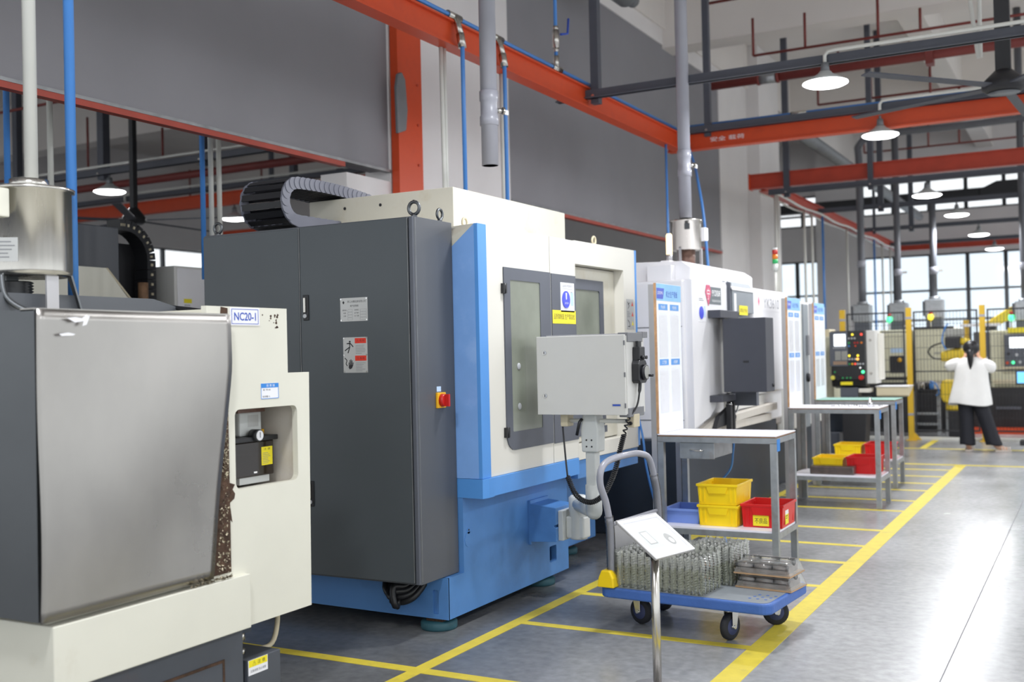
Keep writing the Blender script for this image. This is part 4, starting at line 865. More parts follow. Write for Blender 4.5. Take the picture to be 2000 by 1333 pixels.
for x in (-2.765, -2.73):
    for z in (1.02, 1.06): MB().cyl((x, 6.02, z), (x, 6.016, z), .005, n=8).build('screw', 'ink', nk)
MB().tube([(-2.79, 6.015, 1.19), (-2.80, 6.0, 1.17), (-2.82, 6.0, 1.09)], .01, 8).build('clamp_lever', 'plastic_black', nk)
MB().box(-2.785, -2.715, 6.04, 6.11, .74, .99).build('upright', 'cast_grey', pd, bevel=.008)
MB().cyl((-2.75, 6.075, .78), (-2.75, 6.075, .62), .05, .052, 24).lathe_ell((-2.75, 6.075, .62), .052, .052, .055, 24, 8).tube([(-2.75, 6.075, .62), (-2.86, 6.2, .615), (-3.0, 6.38, .61)], [.05, .045, .045], 16).build('elbow_joint', 'cast_grey', pd)
MB().lathe([(.055, 0), (.058, .01), (.058, .17), (.062, .18), (.062, .27), (.045, .285), (.0, .285)], (-3.01, 6.4, .38), 24).build('swivel_joint', 'cast_grey', pd)
MB().box(-3.08, -2.95, 6.35, 6.46, .385, .53).build('swivel_mount', 'cast_grey', pd, bevel=.012)
MB().box(-3.115, -3.08, 6.31, 6.5, .375, .57).build('mount_flange', 'cast_grey', pd, bevel=.004)
ab = MB().prism([(-3.32, .34), (-3.3, .34), (-3.3, .36), (-3.115, .37), (-3.115, .46), (-3.13, .465), (-3.13, .475), (-3.115, .48), (-3.115, .59), (-3.3, .61), (-3.3, .63), (-3.32, .63)], 'y', 6.28, 6.55).build('arm_bracket', 'blue_base', g2, bevel=.003)
b = MB()
for y in (6.29,):
    for z in (.375, .6): MB().cyl((-3.3, y, z), (-3.292, y, z), .01, n=8).build('bolt', 'ink', ab)
# hand wheel unit
hw = thing('handwheel_unit', 'black handheld handwheel unit with coiled cord stuck to the side of the grey control box', 'handwheel', (-2.44, 6.1, 1.41))
MB().prism([(6.05, 1.545), (6.14, 1.545), (6.14, 1.625), (6.05, 1.625)], 'x', -2.462, -2.415).prism([(6.03, 1.42), (6.05, 1.405), (6.14, 1.405), (6.16, 1.42), (6.16, 1.52), (6.14, 1.545), (6.05, 1.545), (6.03, 1.52)], 'x', -2.462, -2.412).build('body', 'plastic_black', hw, bevel=.006)
MB().box(-2.45, -2.43, 6.07, 6.12, 1.622, 1.66).build('hook', 'plastic_black', hw, bevel=.004)
w = MB().cyl((-2.412, 6.1, 1.47), (-2.39, 6.1, 1.47), .048, .045, 24).build('wheel', 'panel_black', hw); MB().cyl((-2.39, 6.1, 1.47), (-2.388, 6.1, 1.47), .04, n=24).build('wheel_dial', 'keys_grey', w); MB().cyl((-2.39, 6.125, 1.45), (-2.36, 6.125, 1.45), .008, n=10).build('crank_knob', 'plastic_black', w)
for y in (6.08, 6.12): MB().cyl((-2.415, y, 1.56), (-2.395, y, 1.56), .011, n=12).build('selector_knob', 'plastic_black', hw)
MB().tube(smooth_path([(-2.435, 6.095, 1.41), (-2.437, 6.09, 1.36), (-2.44, 6.05, 1.27), (-2.47, 5.99, 1.2)], 5), [.011]*6+[.006]*10, 8).build('cord_lead', 'plastic_black', hw)
cp = smooth_path([(-2.47, 5.985, 1.2), (-2.50, 5.98, 1.1), (-2.525, 5.97, 1.0), (-2.56, 5.96, .87), (-2.63, 5.95, .74), (-2.72, 5.95, .69), (-2.81, 5.95, .73), (-2.87, 5.96, .84)], 6)
MB().tube(helix(cp[6:], 62, .013, 8), .005, 5).build('coiled_cord', 'plastic_black', hw)
MB().tube(helix(cp[:8], 4, .011, 8), .005, 5).build('stretched_coil', 'plastic_black', hw)
MB().tube(smooth_path([cp[-1], (-2.90, 6.0, .95), (-2.945, 6.06, 1.17), (-2.95, 6.08, 1.225)], 4), .006, 6).build('straight_cord', 'plastic_black', hw)

# ------------------------------------------------------------------ white gear machine behind the first table
w3 = thing('machine_tool', 'white machine with a hanging dark panel, behind the first inspection table', 'machine', (-3.6, 10, 0))
MB().box(-5.0, -3.08, 8.75, 11.9, .83, 2.2).build('body', 'clean_white', w3, bevel=.02)
b = MB()
for z in (1.0, 1.80): b.box(-4.2, -3.06, 8.745, 8.751, z-.003, z+.003)
for z in (1.0, 1.80): MB().box(-4.2, -3.1, 8.744, 8.752, z-.003, z+.003).build('panel_seam', 'corner_grey', w3)
MB().box(-5.0, -3.12, 8.7, 11.8, 0, .83).build('base', 'navy', w3, bevel=.01)
MB().prism([(-4.6, 2.2), (-3.08, 2.2), (-3.08, 2.32), (-3.16, 2.375), (-4.6, 2.41)], 'y', 8.95, 10.85).build('roof_hood', 'clean_white', w3, bevel=.012)
MB().box(-3.45, -3.22, 8.85, 8.95, 2.2, 2.34).build('hood_step', 'clean_white', w3, bevel=.008)
holed(w3, 'front_door', 'clean_white', 'x', -3.08, -3.02, [(8.78, .93), (9.2, 1.0), (9.45, 1.12), (9.8, 1.14), (9.8, 2.16), (9.74, 2.22), (8.78, 2.2)], [])
MB().box(-3.078, -3.03, 9.8, 11.0, 1.02, 1.12).build('front_sill', 'panel_grey', w3)
MB().prism([(-3.02, 1.94), (-2.98, 1.94), (-2.98, 2.17), (-3.02, 2.235), (-3.08, 2.235), (-3.08, 1.2), (-3.02, 1.2)], 'y', 9.82, 10.52).build('spindle_cover', 'column_grey', w3, bevel=.004)
MB().box(-3.08, -2.99, 9.78, 9.825, 1.2, 2.22).build('cover_side', 'frame_grey', w3, bevel=.004)
MB().prism([(-3.02, 2.2), (-2.975, 2.15), (-2.975, 2.17), (-3.06, 2.25)], 'y', 9.8, 10.54).build('cover_lip', 'clean_white', w3)
MB().box(-3.08, -2.985, 10.55, 11.9, 1.14, 2.2).build('right_front', 'clean_white', w3, bevel=.02)
s = plate(w3, 'yellow_notice', 'label_yellow', 'x', (-2.978, 10.16, 1.965), .28, .09, .0015); text(s, '品质靠制造 生产靠自检', 'ink', 'x', (-2.9763, 10.16, 1.965), .24, .04)
plate(w3, 'white_sticker', 'label_white', 'x', (-2.979, 9.9, 2.02), .07, .2, .001)
lg = plate(w3, 'logo_board', 'logo_grey', 'x', (-3.02, 9.42, 2.08), .34, .155, .002)
text(lg, '宁江机床', 'ink_white', 'x', (-3.0177, 9.45, 2.105), .24, .06, bold=.015); text(lg, 'NINGJIANG MACHINE', 'ink_white', 'x', (-3.0177, 9.45, 2.032), .24, .026)
shape(lg, 'logo_diamond', 'pink_red', 'x', (-3.018, 9.22, 2.085), [[(-.08, .02), (-.045, .085), (.045, .085), (.08, .02), (.0, -.1)]], .003); text(lg, '宁', 'ink_white', 'x', (-3.0147, 9.22, 2.09), .085, .1)
tn = plate(w3, 'model_name', 'clean_white', 'x', (-2.985, 11.1, 2.06), .9, .16, .001); text(tn, 'YK3610', 'ink_grey', 'x', (-2.9838, 11.2, 2.06), .6, .1); shape(tn, 'logo_mark', 'pink_red', 'x', (-2.9838, 10.72, 2.07), [[(-.03, .0), (0, .06), (.03, 0), (0, -.05)]], .0006)
s = plate(w3, 'inspection_notice', 'label_white', 'x', (-3.02, 9.05, 1.95), .2, .22, .0015); shape(s, 'blue_disc', 'disc_blue', 'x', (-3.018, 9.02, 1.92), [disc(24, .055)], .005); rules(s, 'ink_grey', 'x', (-3.0183, 9.05, 2.035), .16, .03, 2, .4); plate(s, 'blue_field', 'pale_blue', 'x', (-3.0183, 9.115, 1.93), .04, .1, .0006)
# hanging operator panel between two dark arms
for z0, z1 in ((1.875, 1.945), (1.13, 1.19)):
    MB().box(-3.02, -2.905, 9.2, 9.75, z0, z1).build('panel_arm', 'dark_pendant', w3, bevel=.004)
MB().box(-3.0, -2.95, 9.5, 9.62, 1.2, 1.9).build('hinge_post', 'panel_grey', w3)
op = MB().box(-2.92, -2.535, 9.3, 9.56, 1.215, 1.868).build('hanging_panel', 'dark_pendant', w3, bevel=.004)
MB().box(-2.74, -2.69, 9.296, 9.301, 1.475, 1.492).build('finger_grip', 'ink', op); MB().cyl((-2.535, 9.5, 1.27), (-2.522, 9.5, 1.27), .016, n=12).build('knob', 'plastic_black', op)
MB().box(-3.0, -2.72, 9.62, 9.7, 1.08, 1.21).build('chip_shield', 'frame_grey', w3)
# opened work area under the door
MB().prism([(8.9, .86), (9.6, .86), (9.6, 1.02), (9.35, .98), (8.95, .9)], 'x', -3.07, -2.99).build('work_area_lining', 'cream_inner', w3)
MB().box(-3.05, -2.96, 9.6, 11.0, .86, .93).prism([(9.75, .93), (11.2, .96), (11.2, 1.03), (9.75, .99)], 'x', -3.05, -2.95).build('tray_edge', 'cream_inner', w3)
MB().prism([(9.15, .9), (9.6, .92), (9.6, 1.08), (9.25, 1.0)], 'x', -2.99, -2.95).build('clamp_arm', 'machine_black', w3)
MB().box(-2.945, -2.9, 9.42, 9.48, .86, 1.1).box(-2.945, -2.9, 9.52, 9.56, .84, 1.12).build('clamp_post', 'machine_black', w3); MB().lathe_ell((-2.92, 9.46, 1.1), .025, .025, .02, 12, 6).build('clamp_ball', 'chrome', w3)
MB().tube([(-2.93, 9.6, 1.0), (-2.92, 9.66, 1.02), (-2.91, 9.70, 1.09), (-2.91, 9.71, 1.12)], .008, 8).build('coolant_nozzle', 'chrome', w3); MB().lathe_ell((-2.93, 9.59, .98), .03, .035, .03, 10, 6).build('nozzle_base', 'machine_black', w3)
MB().box(-3.12, -3.1, 9.6, 9.9, 2.25, 2.3).build('cable_box', 'ink', w3)
lt = thing('beacon_lamp', 'slim glowing orange beacon lamp on the white machine, before the second steel drum', 'lamp', (-3.4, 9.3, 2.36))
MB().box(-3.45, -3.36, 9.2, 9.38, 2.36, 2.41).build('base', 'clean_white', lt, bevel=.006); MB().cyl((-3.4, 9.3, 2.41), (-3.4, 9.3, 2.47), .026, n=16).build('socket', 'aluminium', lt); MB().lathe([(.028, 2.47), (.028, 2.645), (.02, 2.66), (0, 2.662)], (-3.4, 9.3, 0), 18).build('lens', 'amber_glow', lt)
d2_ = thing('mist_collector', 'steel mist collector drum under the grey exhaust pipe, on the white machine', 'drum', (-3.62, 10.35, 2.38))
MB().lathe([(.14, 2.6), (.15, 2.605), (.152, 2.885), (.165, 2.89), (.165, 2.905), (.0, 2.91)], (-3.62, 10.4, 0), 32).build('drum', 'steel', d2_); MB().lathe([(.085, 2.4), (.09, 2.6)], (-3.62, 10.4, 0), 20).build('bellows', 'brown_parts', d2_)
for k in range(3): a = .4+2.1*k; MB().box(-3.62+.145*cos(a)-.012, -3.62+.145*cos(a)+.012, 10.4+.145*sin(a)-.012, 10.4+.145*sin(a)+.012, 2.38, 2.62).build('leg', 'aluminium', d2_)
MB().box(-3.52, -3.44, 10.46, 10.56, 2.7, 2.83).build('switch_box', 'label_white', d2_, bevel=.005); MB().box(-3.58, -3.53, 10.24, 10.26, 2.8, 2.86).build('valve', 'steel_dark', d2_)
# ------------------------------------------------------------------ grey rounded machine next along the row
w4 = thing('machine_tool', 'light grey machine with a rounded corner column behind the second and third boards', 'machine', (-3.6, 13.3, 0))
MB().box(-5.0, -3.3, 12.05, 14.9, .75, 2.18).build('body', 'panel_grey', w4, bevel=.02); MB().lathe([(.17, .73), (.18, .75), (.18, 2.16), (.165, 2.18), (0, 2.18)], (-3.38, 12.3, 0), 32).build('rounded_column', 'aluminium', w4)
MB().box(-3.3, -3.21, 12.48, 13.45, .62, 2.17).build('front_door', 'panel_grey', w4, bevel=.012); MB().box(-3.3, -3.2, 13.5, 13.75, .6, 2.14).build('door_rail', 'column_grey', w4, bevel=.01); MB().box(-3.3, -3.22, 13.8, 14.8, .62, 2.14).build('front_door', 'panel_grey', w4, bevel=.012)
MB().box(-4.9, -3.3, 12.1, 14.85, 0, .75).build('base', 'navy', w4, bevel=.01); MB().tube(smooth_path([(-3.18, 13.65, 1.25), (-3.12, 13.6, 1.1), (-3.14, 13.55, .95)], 5), .012, 8).build('door_cable', 'plastic_black', w4); MB().lathe_ell((-3.18, 13.6, 1.22), .03, .04, .06, 12, 7).build('cable_gland', 'plastic_black', w4); MB().box(-3.2, -3.17, 13.6, 13.66, 1.5, 1.75).build('door_handle', 'corner_grey', w4, bevel=.006)
st = thing('signal_tower', 'red, orange and green signal tower on a white pole over the rounded grey machine', 'signal light', (-3.3, 12.6, 2.18))
MB().cyl((-3.3, 12.6, 2.17), (-3.3, 12.6, 2.5), .014, n=10).build('pole', 'pipe_white', st)
for i, (m_, z) in enumerate((('cast_grey', 2.5), ('tower_green', 2.585), ('tower_amber', 2.64), ('tower_red', 2.695), ('cast_grey', 2.75))): MB().lathe([(.032, 0), (.032, [.085, .055, .055, .055, .02][i]), (0, [.085, .055, .055, .055, .022][i])], (-3.3, 12.6, z), 18).build('segment', m_, st)

# ------------------------------------------------------------------ inspection tables with boards
def make_table(label, top='table_white', drawer=True, x0=-2.87, x1=-1.99, y0=7.5, y1=8.06, legs='galv', shelf_x0=None):
    L = .045
    t = thing('inspection_table', label, 'table', (0, 0, 0), None)
    for x, y in ((x0, y0), (x1-L, y0), (x1-L, y1-L), (x0, y1-L)): MB().box(x, x+L, y, y+L, 0, .93).build('leg', legs, t)
    MB().box(x0, x1, y0, y0+.03, .925, .965).box(x0, x1, y1-.03, y1, .925, .965).box(x0, x0+.03, y0+.03, y1-.03, .925, .965).box(x1-.03, x1, y0+.03, y1-.03, .925, .965).build('top_frame', legs, t)
    MB().box(x0+.005, x1-.005, y0+.005, y1-.005, .966, .974).build('top_core', 'table_edge', t); MB().box(x0, x1, y0, y1, .974, .982).build('table_top', top, t, bevel=.002)
    MB().box(x0+L, x1-L, y0, y0+.035, .255, .295).box(x0+L, x1-L, y1-.035, y1, .255, .295).box(x0, x0+.035, y0+L, y1-L, .255, .295).box(x1-.035, x1, y0+L, y1-L, .255, .295).build('shelf_frame', legs, t)
    MB().box(x0+.01, x1-.01, y0+.01, y1-.01, .296, .31).build('lower_shelf', 'table_white', t)
    if drawer:
        d = MB().box(x0+.17, x0+.42, y0+.03, y0+.47, .81, .925).build('drawer', 'galv', t, bevel=.002)
        MB().box(x0+.165, x0+.425, y0+.018, y0+.03, .805, .922).build('drawer_front', 'galv', t, bevel=.002)
        MB().tube(smooth_path([(x0+.245, y0+.018, .87), (x0+.255, y0-.002, .868), (x0+.295, y0-.008, .866), (x0+.335, y0-.002, .868), (x0+.345, y0+.018, .87)], 4), .006, 8).build('drawer_pull', 'chrome', d)
    tg = MB().box(x1-.0, x1+.002, y0+.02, y0+.1, .87, .955).build('blue_tag', 'tag_blue', t)
    # board
    bd = MB().box(x0+.0, x0+.012, y0+.01, y1-.02, .985, 2.1).build('notice_board', 'board_white', t)
    MB().box(x0-.004, x0+.014, y0, y0+.012, .985, 2.1).build('board_edge', 'plywood', t)
    MB().box(x0-.045, x0-.004, y0+.0, y0+.04, 0, 2.09).build('board_post', 'aluminium', t); MB().box(x0-.045, x0-.004, y1-.05, y1-.01, 0, 2.09).build('board_post', 'aluminium', t)
    MB().box(x0-.012, x0-.0, y0+.03, y1-.05, 1.0, 2.08).build('board_back', 'aluminium', t)
    X = x0+.0125; yc = (y0+y1)/2; w = y1-y0-.03
    h = plate(bd, 'header', 'board_sky', 'x', (X, yc, 2.035), w, .125, .001)
    shape(bd, 'header_panel', 'board_navy', 'x', (X+.0012, y0+.02, 2.03), [[(0, -.045), (.13, -.045), (.16, .035), (0, .035)]], .0006); text(bd, 'LONGWIN', 'ink_white', 'x', (X+.002, y0+.09, 2.03), .11, .025)
    text(bd, '机台生产看板', 'ink_blue', 'x', (X+.0015, y0+.34, 2.025), .25, .05)
    for i, zt in enumerate((1.945, 1.53)):
        for j in range(2):
            c = y0+.15+.245*j
            tb = plate(bd, 'pocket_title', 'board_blue', 'x', (X, c, zt-.02), .19, .045, .001); text(bd, (('作业指导', '检验标准'), ('工艺图', '点检表'))[i][j], 'ink_white', 'x', (X+.0012, c, zt-.02), .09, .026, res=1)
            p = MB().box(X+.0006, X+.005, c-.1, c+.1, zt-.40, zt-.055).build('plastic_pocket', 'pocket', bd); 
            MB().box(X+.0002, X+.0006, c-.085, c+.085, zt-.395, zt-.08).build('paper', 'label_white', bd)
    return t
T1 = make_table('first inspection table from the front, with drawer, notice board and bins on its lower shelf')
tb_prefix = None
T2 = copy_tree(T1, (.11, 3.4, .01), 'second inspection table, white top with small parts, behind the yellow aisle line'); 
for o in [c for c in bpy.data.objects if c.parent == T2 and c.name.startswith('drawer')]:
    for c in [q for q in bpy.data.objects if q.parent == o]: bpy.data.objects.remove(c)
    bpy.data.objects.remove(o)
T3 = make_table('third inspection table with a green top, farthest along the row', 'green_mat', False, legs='galv'); T3.location = (.0, 5.05, .01)
tag(recenter(MB().tube(smooth_path([(-2.48, 8.12, .9), (-2.49, 8.12, .8), (-2.54, 8.2, .66), (-2.68, 8.3, .52), (-2.75, 8.35, .42), (-2.74, 8.42, .32), (-2.68, 8.45, .1), (-2.66, 8.45, .012)], 8), .008, 8).build('air_hose', 'pipe_blue'), (-2.7, 8.4, .0)), 'blue air hose curving down behind the drawer of the first table', 'hose')
tag(recenter(MB().tube(smooth_path([(-3.2, 7.95, 1.1), (-3.14, 7.9, .9), (-3.1, 7.85, .7), (-3.05, 7.9, .4), (-2.98, 8.0, .15), (-2.95, 8.02, .012)], 8), .009, 8).build('air_hose', 'pipe_blue'), (-3.0, 7.9, .0)), 'blue air hose between the blue machine and the trolley handle', 'hose')
# small parts on the second table
for i in range(9):
    x, y = -2.35+.055*i+random.uniform(-.02, .02), 11.1+random.uniform(-.06, .14)
    o = MB().lathe([(.008, 0), (.022, 0), (.022, .012), (.008, .012), (.008, 0)], (0, 0, 0), 14).build('gear_part', 'chrome'); o.location = (x, y, .9935)
    tag(o, '%s small steel ring from the left, lying on the second table' % ('first second third fourth fifth sixth seventh eighth ninth'.split()[i]), 'part', 'small steel rings on the second table')
o = MB().lathe([(.0, 0), (.022, 0), (.022, .05), (.014, .052), (.014, .085), (0, .085)], (0, 0, 0), 16).build('steel_plug_gauge', 'chrome'); o.location = (-1.98, 11.02, .9935); tag(o, 'small upright steel gauge near the front corner of the second table', 'gauge')
# ------------------------------------------------------------------ plastic bins
def make_bin(name, m, w, d, h, label, t=.006, lip=True):
    b = thing(name, label, 'bin', (0, 0, 0))
    ti = .009
    o = [(-w/2+ti, -d/2+ti), (w/2-ti, -d/2+ti), (w/2-ti, d/2-ti), (-w/2+ti, d/2-ti)]; p = [(-w/2, -d/2), (w/2, -d/2), (w/2, d/2), (-w/2, d/2)]
    i0 = [(x*(1-2*t/w), y*(1-2*t/d)) for x, y in o]; i1 = [(x*(1-2*t/w), y*(1-2*t/d)) for x, y in p]
    vs = [(x, y, 0) for x, y in o]+[(x, y, h) for x, y in p]+[(x, y, h) for x, y in i1]+[(x, y, .006) for x, y in i0]
    fs = [(3, 2, 1, 0), (12, 13, 14, 15)]
    for k in range(4): j = (k+1) % 4; fs += [(k, j, 4+j, 4+k), (4+k, 4+j, 8+j, 8+k), (8+k, 8+j, 12+j, 12+k)]
    MB().add(vs, fs).build('shell', m, b)
    MB().frame('z', h-.016, h+.002, (-w/2-.008, w/2+.008, -d/2-.008, d/2+.008), (-w/2+.004, w/2-.004, -d/2+.004, d/2-.004)).build('rim', m, b, bevel=.002)
    if lip:
        MB().add([(-w*.27, -d/2-.006, h-.016), (w*.27, -d/2-.006, h-.016), (w*.22, -d/2-.004, h*.55), (-w*.22, -d/2-.004, h*.55), (-w*.27, -d/2+.012, h-.016), (w*.27, -d/2+.012, h-.016), (w*.22, -d/2+.014, h*.55), (-w*.22, -d/2+.014, h*.55)], [(0, 1, 2, 3), (7, 6, 5, 4), (0, 4, 5, 1), (1, 5, 6, 2), (2, 6, 7, 3), (3, 7, 4, 0)]).build('handle_recess', m, b, bevel=.002)
        for s in (-1, 1):
            for f in (.33, .44): MB().box(s*w*f-.004, s*w*f+.004, -d/2-.002, -d/2+.02, .02, h-.016).build('rib', m, b)
            for f in (-.35, 0, .35): MB().box(s*(w/2-.012)-.008, s*(w/2-.012)+.008, d*f-.004, d*f+.004, .02, h-.016).build('rib', m, b)
    return b
B_y = make_bin('storage_bin', 'bin_yellow', .295, .38, .15, 'lower yellow bin of the stack of two on the first table shelf'); B_y.location = (-2.455, 7.785, .311)
copy_tree(B_y, (-2.457, 7.785, .4645), 'upper yellow bin of the stack of two on the first table shelf')
B_r = make_bin('storage_bin', 'bin_red', .30, .36, .165, 'red bin with a yellow handwritten sticker on the first table shelf'); B_r.location = (-2.14, 7.815, .311)
B_b = make_bin('storage_bin', 'bin_blue', .275, .34, .105, 'low light blue bin on the first table shelf', lip=False); B_b.location = (-2.745, 7.81, .311)
copy_tree(B_r, (-2.09, 11.29, .321), 'red bin on the second table shelf, behind the flat pack of parts', rotz=-.02)
copy_tree(B_y, (-2.43, 11.31, .321), 'yellow bin on the second table shelf, behind the flat pack of parts')
copy_tree(B_r, (-2.2, 12.84, .321), 'red bin on the third table shelf')
copy_tree(B_y, (-2.54, 12.85, .321), 'yellow bin on the third table shelf')
WL[B_r.name] = Vector((0, 0, 0))
s = plate(B_r, 'yellow_sticker', 'label_yellow', 'y', (-.01, -.1765, .05), .115, .075, .001); text(s, '不良品', 'ink', 'y', (-.01, -.1778, .05), .09, .04)
s = plate(B_r, 'side_label', 'label_yellow', 'x', (.1465, -.06, .07), .09, .1, .001); plate(s, 'label_header', 'label_white', 'x', (.1477, -.06, .105), .09, .03, .0005); rules(s, 'ink', 'x', (.1477, -.06, .07), .05, .03, 2, .4)
fp = thing('part_pack', 'flat pack of brown metal parts in clear film on the second table shelf', 'pack', (-2.36, 11.03, .322))
MB().box(-2.57, -2.15, 10.97, 11.1, .322, .40).build('parts_block', 'brown_parts', fp, bevel=.01); MB().box(-2.575, -2.145, 10.965, 11.105, .321, .408).build('film_wrap', 'film', fp, bevel=.008)

# ------------------------------------------------------------------ trolley, trays
tr = thing('platform_trolley', 'blue platform trolley with a bent grey push handle, loaded with clear trays', 'trolley', (-2.03, 6.0, 0))
A = radians(-4.5); TM = Matrix.Translation((-2.03, 5.99, 0)) @ Matrix.Rotation(A, 4, 'Z')
def tl(mb): return mb.xf(TM)
tl(MB().prism(rrect(-.51, .51, -.33, .33, .06), 'z', .185, .245)).build('deck', 'trolley_blue', tr, bevel=.012, seg=3)
tl(MB().prism(rrect(-.49, .49, -.31, .31, .05), 'z', .2452, .2462)).build('deck_mat', 'column_grey', tr)
b = MB()
for i in range(9): b.cyl((.36+.045*(i % 3)+.01*(i//3), -.22+.05*(i//3), .2462), (.36+.045*(i % 3)+.01*(i//3), -.22+.05*(i//3), .2472), .009, n=8)
tl(b).build('mat_dimples', 'trolley_blue', tr, kind='stuff')
for x, y, a in ((-.37, -.1, 2.9), (.24, -.18, 1.3), (.36, .24, .5), (-.4, .26, 2.8)):
    m4 = TM @ Matrix.Translation((x, y, 0)) @ Matrix.Rotation(a, 4, 'Z')
    fk = MB().box(-.03, .03, -.045, .045, .172, .185).prism([(-.035, .075), (-.01, .06), (.0, .065), (.025, .175), (-.035, .175)], 'y', -.032, -.027).prism([(-.035, .075), (-.01, .06), (.0, .065), (.025, .175), (-.035, .175)], 'y', .027, .032).xf(m4).build('castor_fork', 'steel', tr, bevel=.002)
    wh = MB().lathe([(.03, -.02), (.064, -.02), (.074, -.012), (.075, 0), (.074, .012), (.064, .02), (.03, .02)], (-.02, 0, .0755), 28, 'y').xf(m4).build('wheel', 'rubber', fk)
    MB().lathe([(.0, -.021), (.045, -.021), (.048, -.014), (.048, .014), (.045, .021), (0, .021)], (-.02, 0, .0755), 24, 'y').xf(m4).build('hub', 'tread_blue', fk)
    MB().cyl((-.02, -.036, .0755), (-.02, .036, .0755), .01, n=10).xf(m4).build('axle', 'chrome', fk)
hp = smooth_path([(-.44, -.30, .27), (-.44, -.30, .56), (-.445, -.33, .72), (-.455, -.38, .84), (-.455, -.36, .93), (-.455, -.25, .97), (-.455, .0, .98), (-.455, .14, .97), (-.45, .25, .93), (-.445, .31, .8), (-.44, .34, .64), (-.44, .34, .27)], 6)
tl(MB().tube(hp, .02, 12)).build('push_handle', 'pvc_grey', tr)
tl(MB().tube(hp[:10], .027, 10)).build('handle_film', 'film', tr); tl(MB().tube(hp[-14:], .027, 10)).build('handle_film', 'film', tr)
tl(MB().box(-.447, -.443, -.26, .3, .425, .595)).build('handle_panel', 'aluminium', tr); tl(MB().cyl((-.44, -.3, .6), (-.44, .34, .6), .012, n=10).cyl((-.44, -.3, .42), (-.44, .34, .42), .012, n=10)).build('cross_bar', 'pvc_grey', tr)
for y in (-.30, .30): tl(MB().prism([(-.06, .246), (.05, .246), (.045, .3), (.025, .345), (-.03, .345), (-.05, .3)], 'y', -.05, .05).xf(Matrix.Translation((-.45, y, 0)))).build('handle_socket', 'bin_yellow', tr, bevel=.008)
# nested clear trays: every tray an object of its own
def tray_mesh(w, d, h, nx, ny):
    per = []
    for i in range(nx*4): per.append((-w/2+w*i/(nx*4), -d/2+(.012 if i % 4 in (1, 2) else 0)))
    for i in range(ny*4): per.append((w/2-(.012 if i % 4 in (1, 2) else 0), -d/2+d*i/(ny*4)))
    for i in range(nx*4): per.append((w/2-w*i/(nx*4), d/2-(.012 if i % 4 in (1, 2) else 0)))
    for i in range(ny*4): per.append((-w/2+(.012 if i % 4 in (1, 2) else 0), d/2-d*i/(ny*4)))
    n = len(per); b = MB()
    vs = [(x*1.03, y*1.03, h-.002) for x, y in per]+[(x, y, h+(.012 if i % 4 in (1, 2) else 0)) for i, (x, y) in enumerate(per)]+[(x*.965, y*.965, 0) for x, y in per]
    b.add(vs, [(i, (i+1) % n, n+(i+1) % n, n+i) for i in range(n)]+[(n+i, n+(i+1) % n, 2*n+(i+1) % n, 2*n+i) for i in range(n)])
    # cup domes
    for i in range(nx):
        for j in range(ny): 
            cx, cy = -w/2+w*(i+.5)/nx, -d/2+d*(j+.5)/ny; r = min(w/nx, d/ny)*.36
            b.lathe([(r, 0), (r*.75, h*.7), (0, h*.8)], (cx, cy, 0), 6)
    return b
ORD = 'first second third fourth fifth sixth seventh eighth ninth tenth eleventh twelfth thirteenth fourteenth fifteenth'.split()
tm = None; TG = 'clear nested plastic trays on the trolley'
for (x, y, n, m_, lab) in ((-.30, -.165, 13, 0, 'clear plastic tray in the front stack by the trolley handle'), (-.01, -.17, 13, 1, 'clear plastic tray in the front middle stack on the trolley'), (.13, -.17, 0, 1, ''), (-.26, .15, 12, 1, 'clear plastic tray in the rear stack by the trolley handle'), (.035, .15, 14, 0, 'clear plastic tray in the rear middle stack on the trolley')):
    for k in range(n):
        if tm is None: tm = tray_mesh(.27, .28, .03, 6, 5).build('plastic_tray', 'clear_plastic_dirty'); o = tm; o2 = tm.data.copy(); o2.materials.clear(); o2.materials.append(M['clear_plastic']); TD = (tm.data, o2)
        else: o = tm.copy(); COL.objects.link(o)
        o.data = TD[0] if k < n*.55 else TD[1]
        p = TM @ Vector((x+random.uniform(-.002, .002), y+random.uniform(-.002, .002), .247+.0143*k)); o.location = p; o.rotation_euler = (0, 0, A+random.uniform(-.01, .01))
        tag(o, lab.replace('clear plastic tray', '%s clear plastic tray from the bottom' % ORD[k]), 'tray', TG+(', front' if y < 0 else ', rear'))
    if n:
        pass
for i, (x, y, z) in enumerate(((.22, .02, .247),)):
    pass
# two blister packs with cardboard at the free end
def pack(loc, rot, label, zoff=0):
    p = thing('blister_pack', label, 'pack', loc)
    b = lambda q: q.xf(Matrix.Translation(loc) @ Matrix.Rotation(rot, 4, 'Z'))
    b(MB().box(-.165, .165, -.12, .12, 0, .008)).build('cardboard', 'cardboard', p)
    b(MB().box(-.135, .135, -.1, .1, .009, .05)).build('packed_parts', 'brown_parts', p, bevel=.008)
    q = MB().add([(-.165, -.12, .0085), (.165, -.12, .0085), (.165, .12, .0085), (-.165, .12, .0085), (-.14, -.1, .075), (.14, -.1, .075), (.14, .1, .075), (-.14, .1, .075)], [(0, 1, 5, 4), (1, 2, 6, 5), (2, 3, 7, 6), (3, 0, 4, 7), (4, 5, 6, 7)])
    b(q).build('clear_shell', 'clear_plastic', p, bevel=.006)
    for x0, x1 in ((-.15, -.05), (-.05, .06), (.06, .15)): [b(MB().cyl((x0, yy, zz), (x1, yy, zz), rr_, n=10)).build('shell_rib', 'film', p) for yy, zz, rr_ in ((-.105, .05, .016), (0, .07, .02))]
    return p
P0 = TM @ Vector((.36, .12, .247))
pack(tuple(P0), A-.05, 'lower clear blister pack of brown parts at the free end of the trolley')
pack((P0.x-.01, P0.y+.0, P0.z+.078), A-.02, 'upper clear blister pack lying on another at the free end of the trolley')
